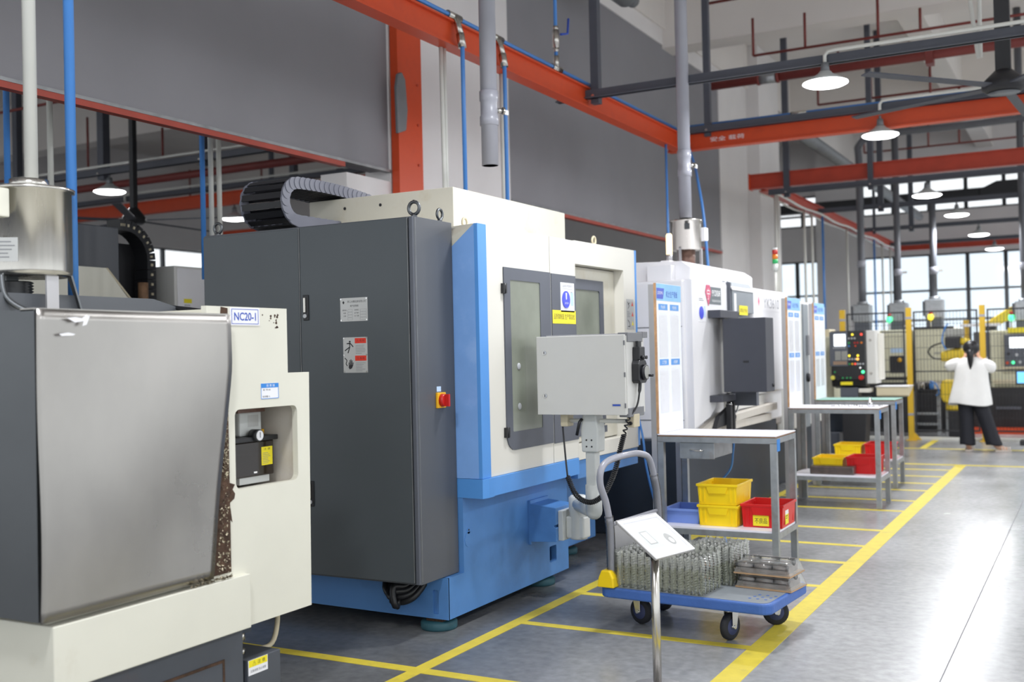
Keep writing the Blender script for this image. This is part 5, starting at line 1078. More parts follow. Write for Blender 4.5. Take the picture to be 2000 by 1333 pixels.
# ------------------------------------------------------------------ sign stand
sg = thing('sign_stand', 'low steel post sign stand with a tilted white framed sheet, nearest to the viewer', 'sign', (-1.865, 4.8, 0))
MB().lathe([(.0, 0), (.125, 0), (.13, .006), (.125, .014), (.03, .022), (0, .022)], (-1.865, 4.8, 0), 36).build('base_plate', 'aluminium', sg)
MB().cyl((-1.865, 4.8, .02), (-1.865, 4.8, .635), .0205, n=20).build('post', 'steel', sg)
SM = Matrix.Translation((-1.854, 4.8, .724)) @ Matrix.Rotation(1.318, 4, 'Z') @ Matrix.Rotation(.592, 4, 'X')
MB().prism([(-1.9, .625), (-1.835, .625), (-1.83, .67), (-1.9, .72)], 'y', 4.775, 4.825).build('tilt_bracket', 'plastic_black', sg)
MB().box(-.155, .155, -.131, .131, -.012, -.003).xf(SM).build('backing', 'aluminium', sg); fr_ = MB().frame('z', -.003, .004, (-.157, .157, -.133, .133), (-.137, .137, -.113, .113)).xf(SM).build('frame', 'label_white', sg, bevel=.002)
MB().box(-.16, .16, .133, .14, -.01, .004).xf(SM).build('top_strip', 'aluminium', sg)
sf = (SM.to_3x3() @ Vector((1, 0, 0)), SM.to_3x3() @ Vector((0, 1, 0)), SM.to_3x3() @ Vector((0, 0, 1)))
sht = MB().box(-.14, .14, -.115, .115, -.003, -.002).xf(SM).build('sheet', 'label_white', sg)
shape(sht, 'printed_picture', 'print_pale', sf, tuple(SM @ Vector((-.045, .0, -.0019))), [[(-.075, -.07), (.04, -.07), (.04, .07), (-.075, .07)]], .0003)
pc = tuple(SM @ Vector((-.062, .0, -.0015)))
shape(sht, 'printed_frame', 'label_metal', sf, pc, [[(-.03, -.045), (.03, -.045), (.03, .045), (-.03, .045)]], .0003); shape(sht, 'printed_window', 'label_white', sf, tuple(SM @ Vector((-.062, .0, -.0011))), [[(-.022, -.037), (.022, -.037), (.022, .037), (-.022, .037)]], .0003); shape(sht, 'printed_square', 'print_pale', sf, tuple(SM @ Vector((-.062, .015, -.0007))), [[(-.015, -.01), (.015, -.01), (.015, .018), (-.015, .018)]], .0003)
shape(sht, 'printed_part', 'label_metal', sf, tuple(SM @ Vector((.07, -.035, -.0015))), [disc(20, .04, sx=.7)], .0003); shape(sht, 'printed_hole', 'label_white', sf, tuple(SM @ Vector((.072, -.045, -.0011))), [disc(20, .018, sx=.8)], .0003)
#PART5
# ------------------------------------------------------------------ control panel standing before the fence
cn = thing('control_panel', 'black machine control panel with lit white screen and coloured buttons on dark pedestal', 'control panel', (-3.2, 16.1, 0))
MB().box(-3.41, -2.93, 16.0, 16.3, 1.12, 1.82).prism([(16.0, 1.12), (16.3, 1.12), (16.3, .98), (16.04, 1.02)], 'x', -3.41, -2.93).build('panel_box', 'panel_black', cn, bevel=.006)
MB().box(-3.425, -3.17, 15.99, 16.01, 1.31, 1.81).build('display_unit', 'frame_grey', cn, bevel=.004)
MB().box(-3.36, -3.195, 15.984, 15.992, 1.60, 1.775).build('screen', 'screen_white', cn)
k = MB()
for i in range(6):
    for j in range(5): k.box(-3.345+.027*i+(.01 if i > 2 else 0), -3.324+.027*i+(.01 if i > 2 else 0), 15.982, 15.992, 1.40+.026*j, 1.422+.026*j)
k.build('keypad', 'keys_grey', cn, kind='stuff')
k = MB()
for i in range(7):
    for j in range(2): k.box(-3.375+.028*i, -3.352+.028*i, 15.982, 15.992, 1.335+.025*j, 1.355+.025*j)
k.build('lower_keys', 'btn_brown', cn, kind='stuff')
for i in range(6): MB().cyl((-3.365+.03*i, 15.99, 1.575), (-3.365+.03*i, 15.983, 1.575), .009, n=8).build('soft_key', 'btn_grey', cn)
BT = [(-3.10, 1.765, 'led_yellow', .016), (-2.975, 1.765, 'led_red', .018), (-3.15, 1.71, 'btn_grey', .014), (-3.11, 1.71, 'btn_grey', .014), (-3.07, 1.71, 'btn_grey', .014), (-3.15, 1.645, 'btn_green', .017), (-3.07, 1.645, 'tower_red', .015), (-3.03, 1.645, 'tower_red', .015), (-2.975, 1.645, 'tower_amber', .016), (-3.15, 1.60, 'tag_blue', .013), (-3.06, 1.60, 'orange', .014),
      (-3.15, 1.46, 'led_yellow', .016), (-3.03, 1.46, 'led_yellow', .016), (-3.15, 1.41, 'btn_grey', .014), (-3.11, 1.41, 'btn_grey', .014), (-3.07, 1.41, 'btn_grey', .014), (-3.035, 1.41, 'led_orange', .02), (-3.15, 1.34, 'btn_green', .015), (-3.11, 1.34, 'yellow_plastic', .015), (-3.07, 1.34, 'led_red', .015), (-3.035, 1.34, 'btn_grey', .014), (-3.0, 1.34, 'btn_grey', .014), (-2.96, 1.34, 'btn_grey', .014), (-3.0, 1.285, 'led_white', .012), (-2.965, 1.225, 'led_green', .023), (-3.36, 1.225, 'btn_green', .015), (-3.25, 1.14, 'btn_green', .014), (-3.19, 1.14, 'btn_green', .014), (-3.14, 1.14, 'btn_green', .014)]
for x, z, m_, r in BT: MB().cyl((x, 16.0, z), (x, 15.985, z), r, r*.85, 12).build('button', m_, cn)
MB().cyl((-3.385, 16.0, 1.145), (-3.385, 15.96, 1.145), .032, n=18).build('yellow_button', 'btn_yellow', cn); MB().cyl((-2.985, 16.0, 1.145), (-2.985, 15.95, 1.145), .034, n=18).build('stop_button', 'red_plastic', cn); MB().cyl((-3.31, 16.0, 1.145), (-3.31, 15.96, 1.145), .04, n=18).build('feed_dial', 'plastic_black', cn)
s = plate(cn, 'yellow_label', 'label_yellow', 'y', (-3.2, 16.01, 1.06), .17, .045, .001)
MB().box(-2.93, -2.80, 16.1, 16.5, 1.05, 1.82).build('side_cabinet', 'panel_grey', cn, bevel=.01); MB().box(-2.80, -2.76, 16.3, 16.6, 1.1, 1.78).build('side_door', 'white_paint', cn, bevel=.006)
for z in (1.68, 1.2): MB().cyl((-2.87, 16.1, z), (-2.87, 16.09, z), .018, n=12).build('cabinet_lock', 'steel', cn)
MB().box(-3.03, -2.88, 16.0, 16.3, .93, .985).build('shelf', 'white_paint', cn); MB().box(-3.3, -3.05, 16.05, 16.3, .85, 1.0).build('neck', 'frame_grey', cn)
MB().prism([(-3.27, 0), (-2.97, 0), (-2.92, .86), (-3.27, .86)], 'y', 16.0, 16.35).build('pedestal', 'machine_black', cn, bevel=.006)
w5 = thing('machine_tool', 'low dark machine bed with a grey end behind the third table', 'machine', (-4, 16.6, 0))
MB().box(-5, -3.4, 16.4, 18.4, .0, .32).build('base', 'frame_grey', w5, bevel=.01); MB().box(-5, -3.35, 16.5, 18.4, .32, .75).build('bed', 'navy', w5, bevel=.01); MB().box(-5, -3.46, 16.4, 18.4, .75, 1.75).build('casing', 'lathe_cream', w5, bevel=.015); MB().box(-3.46, -3.42, 16.9, 18.0, .9, 1.6).build('sliding_door', 'frame_grey', w5, bevel=.01); MB().box(-3.9, -3.55, 16.6, 17.0, 1.75, 1.86).build('top_box', 'tan_plastic', w5, bevel=.01)
t = thing('work_tray', 'flat work tray with a white edge on a post, right of the third table', 'tray', (-2.62, 16.5, 0))
MB().prism([(16.2, 1.0), (16.6, 1.0), (16.62, .97), (16.22, .86), (16.2, .88)], 'x', -2.82, -2.38).build('tray_body', 'tan_plastic', t, bevel=.004); MB().box(-2.83, -2.37, 16.18, 16.62, 1.0, 1.012).build('tray_rim', 'label_white', t); MB().box(-2.7, -2.64, 16.45, 16.51, 0.01, .9).build('post', 'machine_black', t); MB().lathe([(.0, 0), (.15, 0), (.15, .012), (0, .02)], (-2.67, 16.48, 0), 24).build('foot', 'steel', t)
# ------------------------------------------------------------------ yellow posts and mesh fence
fe = []
for i, (x, s) in enumerate(((-3.84, 'first yellow fence post, left of the black control panel'), (-2.76, 'second yellow fence post, standing clear with its foot on the kerb'), (-1.63, 'third yellow fence post, rising behind the woman'))):
    t = thing('fence_post', s, 'post', (x, 19.0, 0), 'yellow fence posts'); 
    MB().box(x-.042, x+.042, 18.96, 19.04, .01, 2.22).build('post', 'yellow_post', t); MB().box(x-.08, x+.08, 18.92, 19.08, 0, .01).build('foot_plate', 'yellow_post', t)
    for z in (2.03, .42): MB().box(x-.044, x+.044, 18.955, 19.045, z, z+.035).build('band', 'pvc_grey', t)
    if i: MB().prism([(x+.042, .01), (x+.16, .01), (x+.042, .14)], 'y', 18.99, 19.01).build('gusset', 'yellow_post', t)
for x0, x1, s in ((-3.77, -2.83, 'black wire mesh fence panel between the first and second yellow posts'), (-2.69, -1.70, 'black wire mesh fence panel between the second post and the woman'), (-1.56, .4, 'black wire mesh fence panel right of the woman')):
    t = thing('mesh_panel', s, 'fence', ((x0+x1)/2, 19, .16), 'black wire mesh fence panels')
    MB().box(x0, x1, 18.985, 19.015, 2.13, 2.155).box(x0, x1, 18.985, 19.015, .16, .185).box(x0, x0+.025, 18.985, 19.015, .185, 2.13).box(x1-.025, x1, 18.985, 19.015, .185, 2.13).build('frame', 'black_steel', t)
    b = MB(); n = int((x1-x0)/.05)
    for i in range(1, n): x = x0+(x1-x0)*i/n; b.box(x-.0025, x+.0025, 18.998, 19.003, .185, 2.13)
    for i in range(1, 10): z = .185+1.945*i/10; b.box(x0, x1, 18.993, 18.998, z-.003, z+.003)
    b.build('wire_mesh', 'black_steel', t, kind='stuff'); MB().box(x0, x1, 18.985, 19.015, 1.14, 1.16).build('middle_rail', 'black_steel', t)
    for x in (x0-.03, x1+.03): MB().box(x-.035, x+.03, 18.99, 19.01, 1.9, 1.93).build('clip', 'steel', t)
# ------------------------------------------------------------------ machines behind the fence
e1 = thing('lathe', 'cream lathe with a dark square window behind the first mesh fence panel', 'machine', (-3.4, 21.4, 0))
MB().box(-4.4, -3.05, 21.0, 22.4, .9, 1.88).build('casing', 'lathe_cream', e1, bevel=.02); MB().box(-4.4, -3.0, 20.95, 22.4, .0, .9).build('bed', 'machine_black', e1, bevel=.01)
MB().box(-3.62, -3.1, 20.97, 21.01, 1.0, 1.83).build('door', 'lathe_cream', e1, bevel=.03); MB().prism([(-3.66, .95), (-3.06, .95), (-3.06, 1.4), (-3.1, 1.85), (-3.66, 1.85)], 'y', 20.985, 21.0).build('door_seal', 'machine_black', e1); MB().box(-3.4, -3.14, 20.95, 20.98, 1.08, 1.4).build('window', 'machine_black', e1, bevel=.02); MB().lathe_ell((-3.22, 20.95, 1.32), .04, .02, .04, 10, 6).build('chuck', 'yellow_plastic', e1); MB().box(-3.64, -3.54, 20.95, 20.98, 1.2, 1.8).build('control_strip', 'frame_grey', e1); plate(e1, 'yellow_sticker', 'label_yellow', 'y', (-3.58, 20.949, 1.8), .09, .08, .001); plate(e1, 'notice', 'pale_blue', 'y', (-3.27, 20.969, 1.5), .22, .09, .001)
e2 = thing('lathe', 'plain cream lathe casing behind the second mesh fence panel', 'machine', (-2.6, 21.4, 0))
MB().box(-2.97, -2.28, 21.0, 22.5, .92, 1.9).build('casing', 'lathe_cream', e2, bevel=.02); MB().box(-2.62, -2.44, 20.99, 21.0, 1.42, 1.45).build('grip', 'keys_grey', e2); MB().box(-2.98, -2.2, 21.02, 22.5, .78, .92).build('lower_casing', 'cream_inner', e2); MB().box(-2.98, -2.01, 21.1, 22.5, .0, .78).build('bed', 'machine_black', e2); MB().box(-2.97, -2.28, 20.98, 21.02, 1.88, 1.92).build('top_trim', 'machine_black', e2)
e3 = thing('lathe', 'lathe with dark grey door, control panel and red foot strip, right of the woman', 'machine', (-1.4, 21.4, 0))
MB().box(-1.95, -1.69, 20.95, 22.4, .8, 1.8).build('grey_door', 'cabinet_side', e3, bevel=.01); MB().box(-1.69, .4, 21.0, 22.4, .8, 1.82).build('casing', 'lathe_cream', e3, bevel=.015); MB().box(-1.45, -.7, 20.9, 21.0, 1.16, 1.74).build('control_box', 'frame_grey', e3, bevel=.01); MB().box(-1.36, -1.12, 20.89, 20.9, 1.5, 1.69).build('screen', 'screen_white', e3); MB().box(-1.38, -.9, 20.93, 20.99, 1.77, 1.86).build('yellow_panel', 'label_yellow', e3)
for x, z, m_ in ((-1.4, 1.24, 'orange'), (-1.31, 1.245, 'led_green'), (-1.2, 1.25, 'btn_grey'), (-1.1, 1.25, 'btn_grey'), (-1.25, 1.38, 'btn_grey'), (-1.1, 1.4, 'btn_grey'), (-1.38, 1.4, 'machine_black')): MB().cyl((x, 20.9, z), (x, 20.885, z), .027, n=12).build('button', m_, e3)
MB().box(-1.5, -.7, 20.86, 20.92, 1.14, 1.17).build('panel_ledge', 'tan_plastic', e3); MB().box(-1.75, -1.73, 20.93, 20.95, 1.1, 1.35).build('door_handle', 'label_white', e3); MB().box(-1.98, .4, 20.9, 22.4, .1, .8).build('bed', 'machine_black', e3); MB().box(-1.98, .4, 20.6, 22.4, 0, .1).build('foot_strip', 'orange', e3); MB().box(-1.6, -1.2, 20.87, 20.9, .42, .47).build('bed_rail', 'frame_grey', e3); MB().box(-1.64, -.9, 20.88, 20.9, .88, .94).build('vent_strip', 'tan_plastic', e3)
t = thing('parts_stand', 'low steel stand with valves and blue hoses behind the second mesh panel', 'stand', (-2.6, 20.2, 0))
for x in (-2.9, -2.47, -2.33): MB().box(x-.03, x+.03, 20.2, 20.26, 0, .8).build('leg', 'galv', t)
for z in (.18, .36): MB().box(-2.9, -2.47, 20.1, 20.3, z, z+.03).build('shelf', 'galv', t)
MB().box(-2.9, -2.3, 20.15, 20.3, .78, .81).build('top', 'machine_black', t)
for i, (x, m_) in enumerate(((-2.85, 'machine_black'), (-2.75, 'steel'), (-2.66, 'machine_black'), (-2.58, 'pipe_blue'))): MB().lathe([(.0, 0), (.04, 0), (.04, .1), (.02, .12), (0, .12)], (x, 20.2, .81), 12).build('valve', m_, t)
MB().tube(smooth_path([(-2.6, 20.15, .95), (-2.5, 20.12, .9), (-2.45, 20.12, .75), (-2.5, 20.12, .7)], 5), .015, 6).build('hose', 'pipe_blue', t)
def robot(nm, s, base, m4=None):
    t = thing(nm, s, 'robot', base); return t
rb = robot('robot_arm', 'yellow robot with a black gripper motor, mostly hidden behind the woman', (-2.2, 20.0, 0))
MB().box(-2.28, -2.05, 19.85, 20.15, 0, .45).build('pedestal', 'machine_black', rb, bevel=.01); MB().lathe([(.13, .45), (.14, .5), (.12, .6), (.0, .62)], (-2.2, 20.0, 0), 20).build('base_joint', 'robot_yellow', rb)
MB().prism([(-2.4, .68), (-2.36, .6), (-2.2, .55), (-2.04, .6), (-2.0, .85), (-2.1, .98), (-2.36, .98), (-2.4, .9)], 'y', 19.86, 20.12).build('shoulder', 'robot_yellow', rb, bevel=.03)
MB().prism([(-2.16, .9), (-2.0, .9), (-1.98, 1.42), (-2.14, 1.46)], 'y', 19.9, 20.06).build('upper_arm', 'robot_yellow', rb, bevel=.03)
MB().prism([(-2.38, 1.3), (-2.1, 1.3), (-1.95, 1.36), (-1.95, 1.52), (-2.15, 1.52), (-2.38, 1.46)], 'y', 19.86, 20.08).build('forearm', 'robot_yellow', rb, bevel=.03)
MB().box(-2.3, -2.06, 19.8, 20.05, 1.52, 1.72).build('gripper_motor', 'machine_black', rb, bevel=.02); MB().cyl((-2.06, 19.93, 1.64), (-1.92, 19.93, 1.62), .07, .06, 18).build('wrist', 'robot_yellow', rb); MB().box(-2.3, -2.0, 19.85, 20.05, 1.72, 1.86).build('sensor_block', 'keys_grey', rb, bevel=.01); MB().tube(smooth_path([(-2.36, 19.9, 1.34), (-2.5, 19.9, 1.36), (-2.58, 19.9, 1.46), (-2.52, 19.9, 1.56), (-2.36, 19.9, 1.62)], 6), .014, 6).build('dress_cable', 'plastic_black', rb); MB().tube(smooth_path([(-2.28, 19.8, 1.5), (-2.34, 19.8, 1.65), (-2.3, 19.8, 1.85), (-2.24, 19.82, 1.95)], 5), .014, 6).build('air_hose', 'pipe_blue', rb)
rb2 = robot('robot_arm', 'yellow robot arm raised above the lathes at the right edge', (-1.8, 21.5, 1.8))
MB().box(-1.85, -1.6, 21.2, 21.6, 1.82, 1.9).build('mount', 'machine_black', rb2); MB().prism([(-1.84, 1.9), (-1.6, 1.9), (-1.3, 2.05), (-1.24, 2.2), (-1.36, 2.24), (-1.72, 2.0), (-1.84, 1.98)], 'y', 21.25, 21.5).build('upper_arm', 'robot_yellow', rb2, bevel=.02); MB().cyl((-1.3, 21.22, 2.15), (-1.3, 21.53, 2.15), .1, n=20).build('elbow', 'robot_yellow', rb2); MB().tube(smooth_path([(-1.3, 21.2, 2.2), (-1.05, 21.2, 2.25), (-.95, 21.2, 2.05), (-1.0, 21.2, 1.9)], 5), .03, 8).build('dress_cable', 'machine_black', rb2)
for x, y, z, c, s in ((-3.41, 21.1, 1.98, 'led_green', 'small stack light glowing green with a red top, first behind the fence'), (-2.68, 21.1, 2.0, 'led_yellow', 'small stack light glowing yellow with a red top behind the fence'), (-1.33, 21.1, 1.94, 'led_green', 'small stack light glowing green with a red top beside the raised robot arm')):
    t = thing('stack_light', s, 'signal light', (x, y, z-.1)); MB().cyl((x, y, z-.14), (x, y, z+.06), .014, n=8).build('stem', 'steel', t); MB().lathe([(.04, 0), (.05, .03), (.045, .1), (0, .1)], (x, y, z+.05), 14).build('lit_segment', c, t); MB().lathe([(.032, 0), (.032, .06), (0, .065)], (x, y, z+.15), 14).build('red_segment', 'tower_red', t)
for x, y, z0, s in ((-3.92, 21.3, 1.94, 'grey collector box under the bent dark duct'), (-3.26, 21.3, 1.94, 'grey collector box under the upright pipe by the second fence post'), (-2.63, 21.3, 1.98, 'grey collector box under the upright pipe between two posts'), (-1.12, 21.3, 1.88, 'grey collector box at the right edge above the control panel')):
    t = thing('mist_collector', s, 'collector', (x, y, z0)); MB().box(x-.16, x+.16, y-.16, y+.16, z0+.1, z0+.45).build('box', 'galv', t, bevel=.02); MB().box(x-.2, x-.165, y-.1, y+.1, z0+.15, z0+.42).build('switch_box', 'frame_grey', t)
    MB().box(x-.14, x+.14, y-.14, y+.14, z0-.06, z0+.1).build('stand', 'frame_grey', t); MB().cyl((x, y, z0+.45), (x, y, z0+.5), .1, n=16).build('inlet_ring', 'galv', t)
t = thing('yellow_cabinet_post', 'short yellow upright seen above the lathe behind the fence', 'post', (-2.07, 21.04, 0)); MB().box(-2.12, -2.03, 21.0, 21.08, 0, 2.02).build('upright', 'yellow_post', t); MB().box(-2.16, -1.5, 20.97, 21.0, 1.9, 1.95).build('light_rail', 'label_white', t)
kk = thing('information_kiosk', 'black kiosk stand with a blue screen at the right edge', 'kiosk', (-1.0, 18.5, 0))
MB().box(-1.09, -.6, 18.38, 18.62, 0, .08).build('foot', 'machine_black', kk, bevel=.01); MB().box(-.98, -.7, 18.46, 18.54, .08, .95).build('column', 'machine_black', kk, bevel=.006); MB().box(-1.13, -.55, 18.44, 18.5, .94, 1.16).build('monitor', 'machine_black', kk, bevel=.006); MB().box(-1.105, -.57, 18.436, 18.44, .965, 1.14).build('screen', 'screen_blue', kk); plate(kk, 'poster', 'label_white', 'y', (-.85, 18.459, .66), .24, .4, .002)

# ------------------------------------------------------------------ the woman photographing the machines (seen from behind)
pw = thing('person', 'person with black ponytail, loose white blouse, black trousers and sandals, holding up a phone', 'person', (-1.5, 17.3, 0))
PX, PY = -1.64, 17.3
J = {}; V = []; E_ = []; RD = []
def j(n, p, r, par=None):
    J[n] = len(V); V.append(p); RD.append(r)
    if par is not None: E_.append((J[par], J[n]))
j('pelvis', (-1.655, PY, .86), .125); j('waist', (-1.65, PY, 1.02), .105, 'pelvis'); j('chest', (-1.648, PY, 1.2), .115, 'waist'); j('clav', (-1.648, PY, 1.315), .085, 'chest'); j('neck', (-1.65, PY+.005, 1.40), .045, 'clav'); j('nape', (-1.648, PY+.015, 1.46), .05, 'neck')
j('head', (-1.645, PY+.02, 1.53), .083, 'nape'); j('crown', (-1.645, PY+.025, 1.6), .05, 'head')
for s, kx, kz, hx, hz in ((-1, -1.985, 1.235, -1.75, 1.39), (1, -1.335, 1.215, -1.565, 1.39)):
    n = 'L' if s < 0 else 'R'
    j('sh'+n, (-1.648+s*.165, PY, 1.305), .052, 'clav'); j('el'+n, (kx, PY+.04, kz), .036, 'sh'+n); j('fa'+n, ((kx+hx)/2, PY+.13, (kz+hz)/2), .034, 'el'+n); j('wr'+n, (hx, PY+.2, hz), .023, 'fa'+n); j('pa'+n, (hx+(-.0)*s-s*.01, PY+.225, hz+.06), .028, 'wr'+n)
    for f in range(5):
        fx = hx-s*.012+(f-2)*.016*s if f < 4 else hx-s*.04; L0 = (.07, .08, .075, .06, .045)[f]
        j('f%d%s' % (f, n), (fx, PY+.24, hz+.06+L0*.55), .009, 'pa'+n); j('t%d%s' % (f, n), (fx-s*.02, PY+.255, hz+.06+L0), .0075, 'f%d%s' % (f, n))
for s, n, hp_, kn, an, to in ((-1, 'L', (-1.74, PY, .82), (-1.735, PY-.01, .46), (-1.72, PY-.0, .085), (-1.70, PY+.13, .03)), (1, 'R', (-1.57, PY, .82), (-1.47, PY+.0, .46), (-1.345, PY, .085), (-1.19, PY+.07, .03))):
    j('hip'+n, hp_, .095, 'pelvis'); j('kn'+n, kn, .06, 'hip'+n); j('an'+n, an, .038, 'kn'+n); j('ft'+n, ((an[0]+to[0])/2, (an[1]+to[1])/2, .042), .04, 'an'+n); j('to'+n, to, .03, 'ft'+n)
me = bpy.data.meshes.new('body'); me.from_pydata([Vector(v)-Vector((-1.5, 17.3, 0)) for v in V], E_, []); me.materials.append(M['skin'])
bo = bpy.data.objects.new('body', me); COL.objects.link(bo); bo.parent = pw; WL[bo.name] = WL[pw.name]
bo.modifiers.new('skin', 'SKIN'); sv = me.skin_vertices[0].data
for i, r in enumerate(RD): sv[i].radius = (r, r); sv[i].use_root = (i == 0); sv[i].use_loose = False
bo.modifiers['skin'].use_smooth_shade = True; su = bo.modifiers.new('sub', 'SUBSURF'); su.levels = su.render_levels = 2
# face on the far side, ears
hb = MB().lathe_ell((-1.645, PY+.06, 1.515), .075, .09, .105, 16, 10).build('face', 'skin', pw)
for s in (-1, 1): MB().lathe_ell((-1.645+s*.03, PY+.14, 1.53), .012, .01, .008, 8, 6).build('eye', 'label_white', pw); MB().lathe_ell((-1.645+s*.082, PY+.04, 1.5), .01, .02, .03, 8, 6).build('ear', 'skin', pw)
MB().lathe_ell((-1.645, PY+.155, 1.5), .011, .018, .018, 8, 6).build('nose', 'skin', pw); MB().lathe_ell((-1.645, PY+.145, 1.462), .022, .008, .006, 10, 6).build('mouth', 'pink_red', pw)
# hair: cap, bun root and ponytail
hr = MB().lathe_ell((-1.645, PY+.0, 1.535), .118, .108, .11, 20, 12).lathe_ell((-1.645, PY-.055, 1.50), .075, .055, .075, 16, 8).build('hair', 'hair', pw)
MB().tube(smooth_path([(-1.645, PY-.09, 1.49), (-1.645, PY-.15, 1.46), (-1.645, PY-.165, 1.38), (-1.647, PY-.15, 1.28), (-1.65, PY-.14, 1.2)], 5), [.03, .034, .04, .044, .047, .05, .05, .05, .048, .046, .044, .042, .04, .036, .032, .028, .022, .016, .011, .006, .003], 12).build('ponytail', 'hair', hr); MB().lathe_ell((-1.645, PY-.12, 1.485), .026, .02, .022, 12, 6).build('hair_tie', 'chrome', hr)
# blouse
def cloth(rings, name, m, par, waves=0, n=40, thick=.004):
    vs = []
    for (c, a, b_, wv) in rings:
        for k in range(n): t = 2*pi*k/n; w = 1+wv*sin(7*t+1)+wv*.6*sin(4*t+2.2); vs.append((c[0]+a*w*cos(t), c[1]+b_*w*sin(t), c[2]+(wv*.5*sin(2*t) if wv else 0)))
    m_ = len(rings)
    o = MB().add(vs, [(i*n+k, i*n+(k+1) % n, (i+1)*n+(k+1) % n, (i+1)*n+k) for i in range(m_-1) for k in range(n)], True).build(name, m, par)
    sd = o.modifiers.new('thick', 'SOLIDIFY'); sd.thickness = thick; sd.offset = 1; ss = o.modifiers.new('sub', 'SUBSURF'); ss.levels = ss.render_levels = 1
    return o
bl = cloth([((-1.648, PY-.005, 1.395), .07, .065, 0), ((-1.648, PY-.005, 1.375), .115, .085, 0), ((-1.648, PY, 1.345), .185, .11, 0), ((-1.65, PY, 1.29), .225, .13, .005), ((-1.652, PY-.01, 1.2), .225, .14, .01), ((-1.658, PY-.015, 1.05), .235, .15, .02), ((-1.668, PY-.02, .9), .262, .165, .03), ((-1.68, PY-.02, .78), .285, .18, .04), ((-1.685, PY-.02, .69), .298, .19, .045)], 'blouse', 'shirt', pw)
def sleeve(pts, rs, name):
    o = MB().tube(pts, rs, 16); o = o.build(name, 'shirt', bl); ss = o.modifiers.new('sub', 'SUBSURF'); ss.levels = ss.render_levels = 1; return o
sleeve([(-1.77, PY, 1.31), (-1.85, PY+.01, 1.30), (-1.92, PY+.03, 1.275), (-1.975, PY+.05, 1.262), (-1.985, PY+.07, 1.275)], [.085, .09, .088, .082, .05], 'sleeve')
sleeve([(-1.53, PY, 1.31), (-1.46, PY+.01, 1.285), (-1.40, PY+.03, 1.25), (-1.355, PY+.045, 1.222), (-1.335, PY+.06, 1.222)], [.085, .09, .09, .085, .055], 'sleeve')
# trousers
tz = cloth([((-1.66, PY, 1.0), .16, .11, 0), ((-1.66, PY, .9), .185, .13, 0), ((-1.66, PY, .8), .195, .135, 0), ((-1.66, PY, .74), .19, .13, 0)], 'trousers', 'trousers', pw)
def leg(c): 
    return cloth(c, 'trouser_leg', 'trousers', tz)
leg([((-1.745, PY, .84), .105, .125, 0), ((-1.742, PY, .7), .108, .12, 0), ((-1.738, PY-.005, .5), .098, .1, .01), ((-1.735, PY-.005, .3), .098, .1, .015), ((-1.73, PY, .09), .108, .12, .02)])
leg([((-1.575, PY, .84), .11, .125, 0), ((-1.55, PY, .7), .112, .12, 0), ((-1.48, PY, .5), .1, .1, .01), ((-1.425, PY, .3), .1, .1, .015), ((-1.365, PY, .09), .112, .12, .02)])
for n, a, d in (('L', (-1.71, PY+.05), (.15, 1)), ('R', (-1.26, PY+.04), (1, .42))):
    d = Vector((d[0], d[1], 0)).normalized(); R4 = Matrix.Translation((a[0], a[1], 0)) @ Matrix.Rotation(atan2(d.y, d.x), 4, 'Z')
    so = MB().prism([(-.115, -.035), (-.09, -.042), (.05, -.048), (.11, -.035), (.125, 0), (.11, .035), (.05, .048), (-.09, .042), (-.115, .035)], 'z', .002, .022).xf(R4).build('sandal', 'sandal', pw, bevel=.003)
    for x in (-.02, .02, .06, .09): MB().tube([(x, -.047, .02), (x, -.038, .06), (x, 0, .078-.3*max(0, x)), (x, .038, .06), (x, .047, .02)], .009, 8).xf(R4).build('strap', 'sandal', so)
ph = tag(recenter(MB().box(-1.72, -1.57, PY+.262, PY+.272, 1.445, 1.52).build('phone', 'label_white', bevel=.004), (-1.645, PY+.267, 1.48)), 'phone held up in both hands by the person in the white blouse', 'phone')

# ------------------------------------------------------------------ machines of the neighbouring bay, seen over the cream machine
o1 = thing('machining_centre', 'dark machining centre with a cream sloped cover and curved cable chain, in the neighbouring bay', 'machine', (-8.2, 6.8, 0))
MB().box(-9.5, -7.62, 6.1, 6.75, 1.2, 2.8).build('column_casing', 'cabinet_side', o1, bevel=.01)
MB().box(-9.2, -7.9, 6.75, 7.3, 1.2, 2.7).build('head_column', 'machine_black', o1); MB().box(-9.0, -7.55, 5.6, 7.35, 0, 1.9).build('bed', 'machine_black', o1, bevel=.01)
MB().prism([(5.7, 1.9), (6.85, 1.9), (6.8, 2.12), (6.5, 2.42), (5.7, 2.42)], 'x', -7.6, -7.5).build('sloped_cover', 'cream', o1, bevel=.004); MB().prism([(6.5, 2.42), (6.52, 2.42), (6.82, 2.12), (6.8, 2.1)], 'x', -7.9, -7.5).build('cover_edge', 'tan_plastic', o1)
b = MB().cyl((-7.6, 7.0, 2.05), (-7.6, 7.0, 2.32), .045, n=14).build('spindle', 'copper_block', o1)
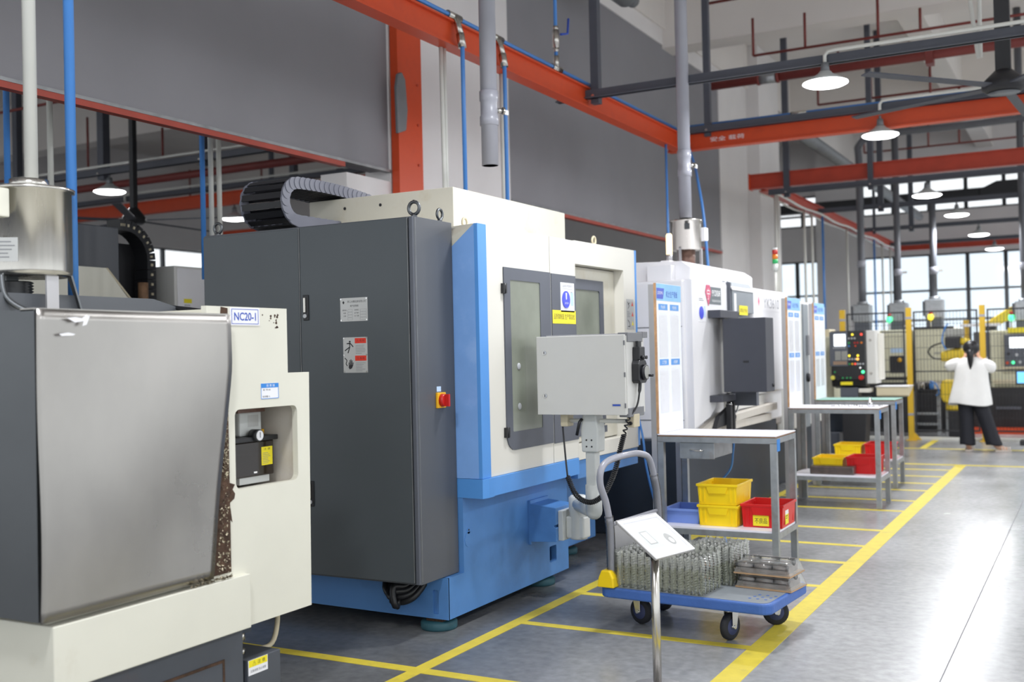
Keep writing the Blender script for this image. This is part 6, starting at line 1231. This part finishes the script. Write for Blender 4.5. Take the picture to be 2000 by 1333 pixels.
cc = thing('cable_chain', 'curved black cable chain with pale link pins over the dark machining centre', 'cable chain', (-7.7, 7.1, 1.9))
pth = [(6.82+.02*i, 2.84) for i in range(3)]+[(6.88+.3*sin(a), 2.54+.3*cos(a)) for a in [pi/2*k/7 for k in range(8)]]+[(7.18, 2.54-.09*k) for k in range(1, 6)]
for i in range(len(pth)-1):
    (y0, z0), (y1, z1) = pth[i], pth[i+1]; a = atan2(z1-z0, y1-y0); L_ = hypot(y1-y0, z1-z0)
    k = MB().box(-7.85, -7.68, 0, L_*.94, -.05, .05); k.xf(Matrix.Translation((0, y0, z0)) @ Matrix.Rotation(a, 4, 'X')); l = k.build('link', 'panel_black', cc)
    m_ = MB().box(-7.68, -7.672, L_*.35, L_*.6, -.012, .012); m_.xf(Matrix.Translation((0, y0, z0)) @ Matrix.Rotation(a, 4, 'X')); m_.build('link_pin', 'tan_plastic', l)
MB().box(-7.85, -7.7, 7.05, 7.3, 1.9, 2.1).build('chain_anchor', 'machine_black', cc)
MB().tube(smooth_path([(-7.5, 6.2, 1.98), (-7.48, 6.4, 2.1), (-7.48, 6.6, 2.1), (-7.5, 6.8, 2.05), (-7.5, 7.1, 1.98)], 5), .014, 6).build('hose', 'plastic_black', o1); MB().tube(smooth_path([(-7.5, 6.2, 1.94), (-7.46, 6.4, 2.06), (-7.46, 6.6, 2.04), (-7.5, 6.9, 1.99)], 5), .012, 6).build('hose', 'plastic_black', o1)
o2 = thing('electrical_cabinet', 'pale grey cabinet with a yellow warning sticker behind the dark grey cabinet', 'cabinet', (-7.8, 7.6, 0))
MB().box(-8.4, -7.6, 7.38, 7.9, 0, 2.5).build('carcass', 'panel_grey', o2, bevel=.006); MB().box(-7.6, -7.585, 7.41, 7.88, .1, 2.48).build('door', 'clean_white', o2, bevel=.004); s = plate(o2, 'yellow_sticker', 'label_yellow', 'x', (-7.585, 7.53, 2.17), .1, .04, .001); rules(o2, 'ink_grey', 'x', (-7.585, 7.53, 2.1), .09, .08, 4)
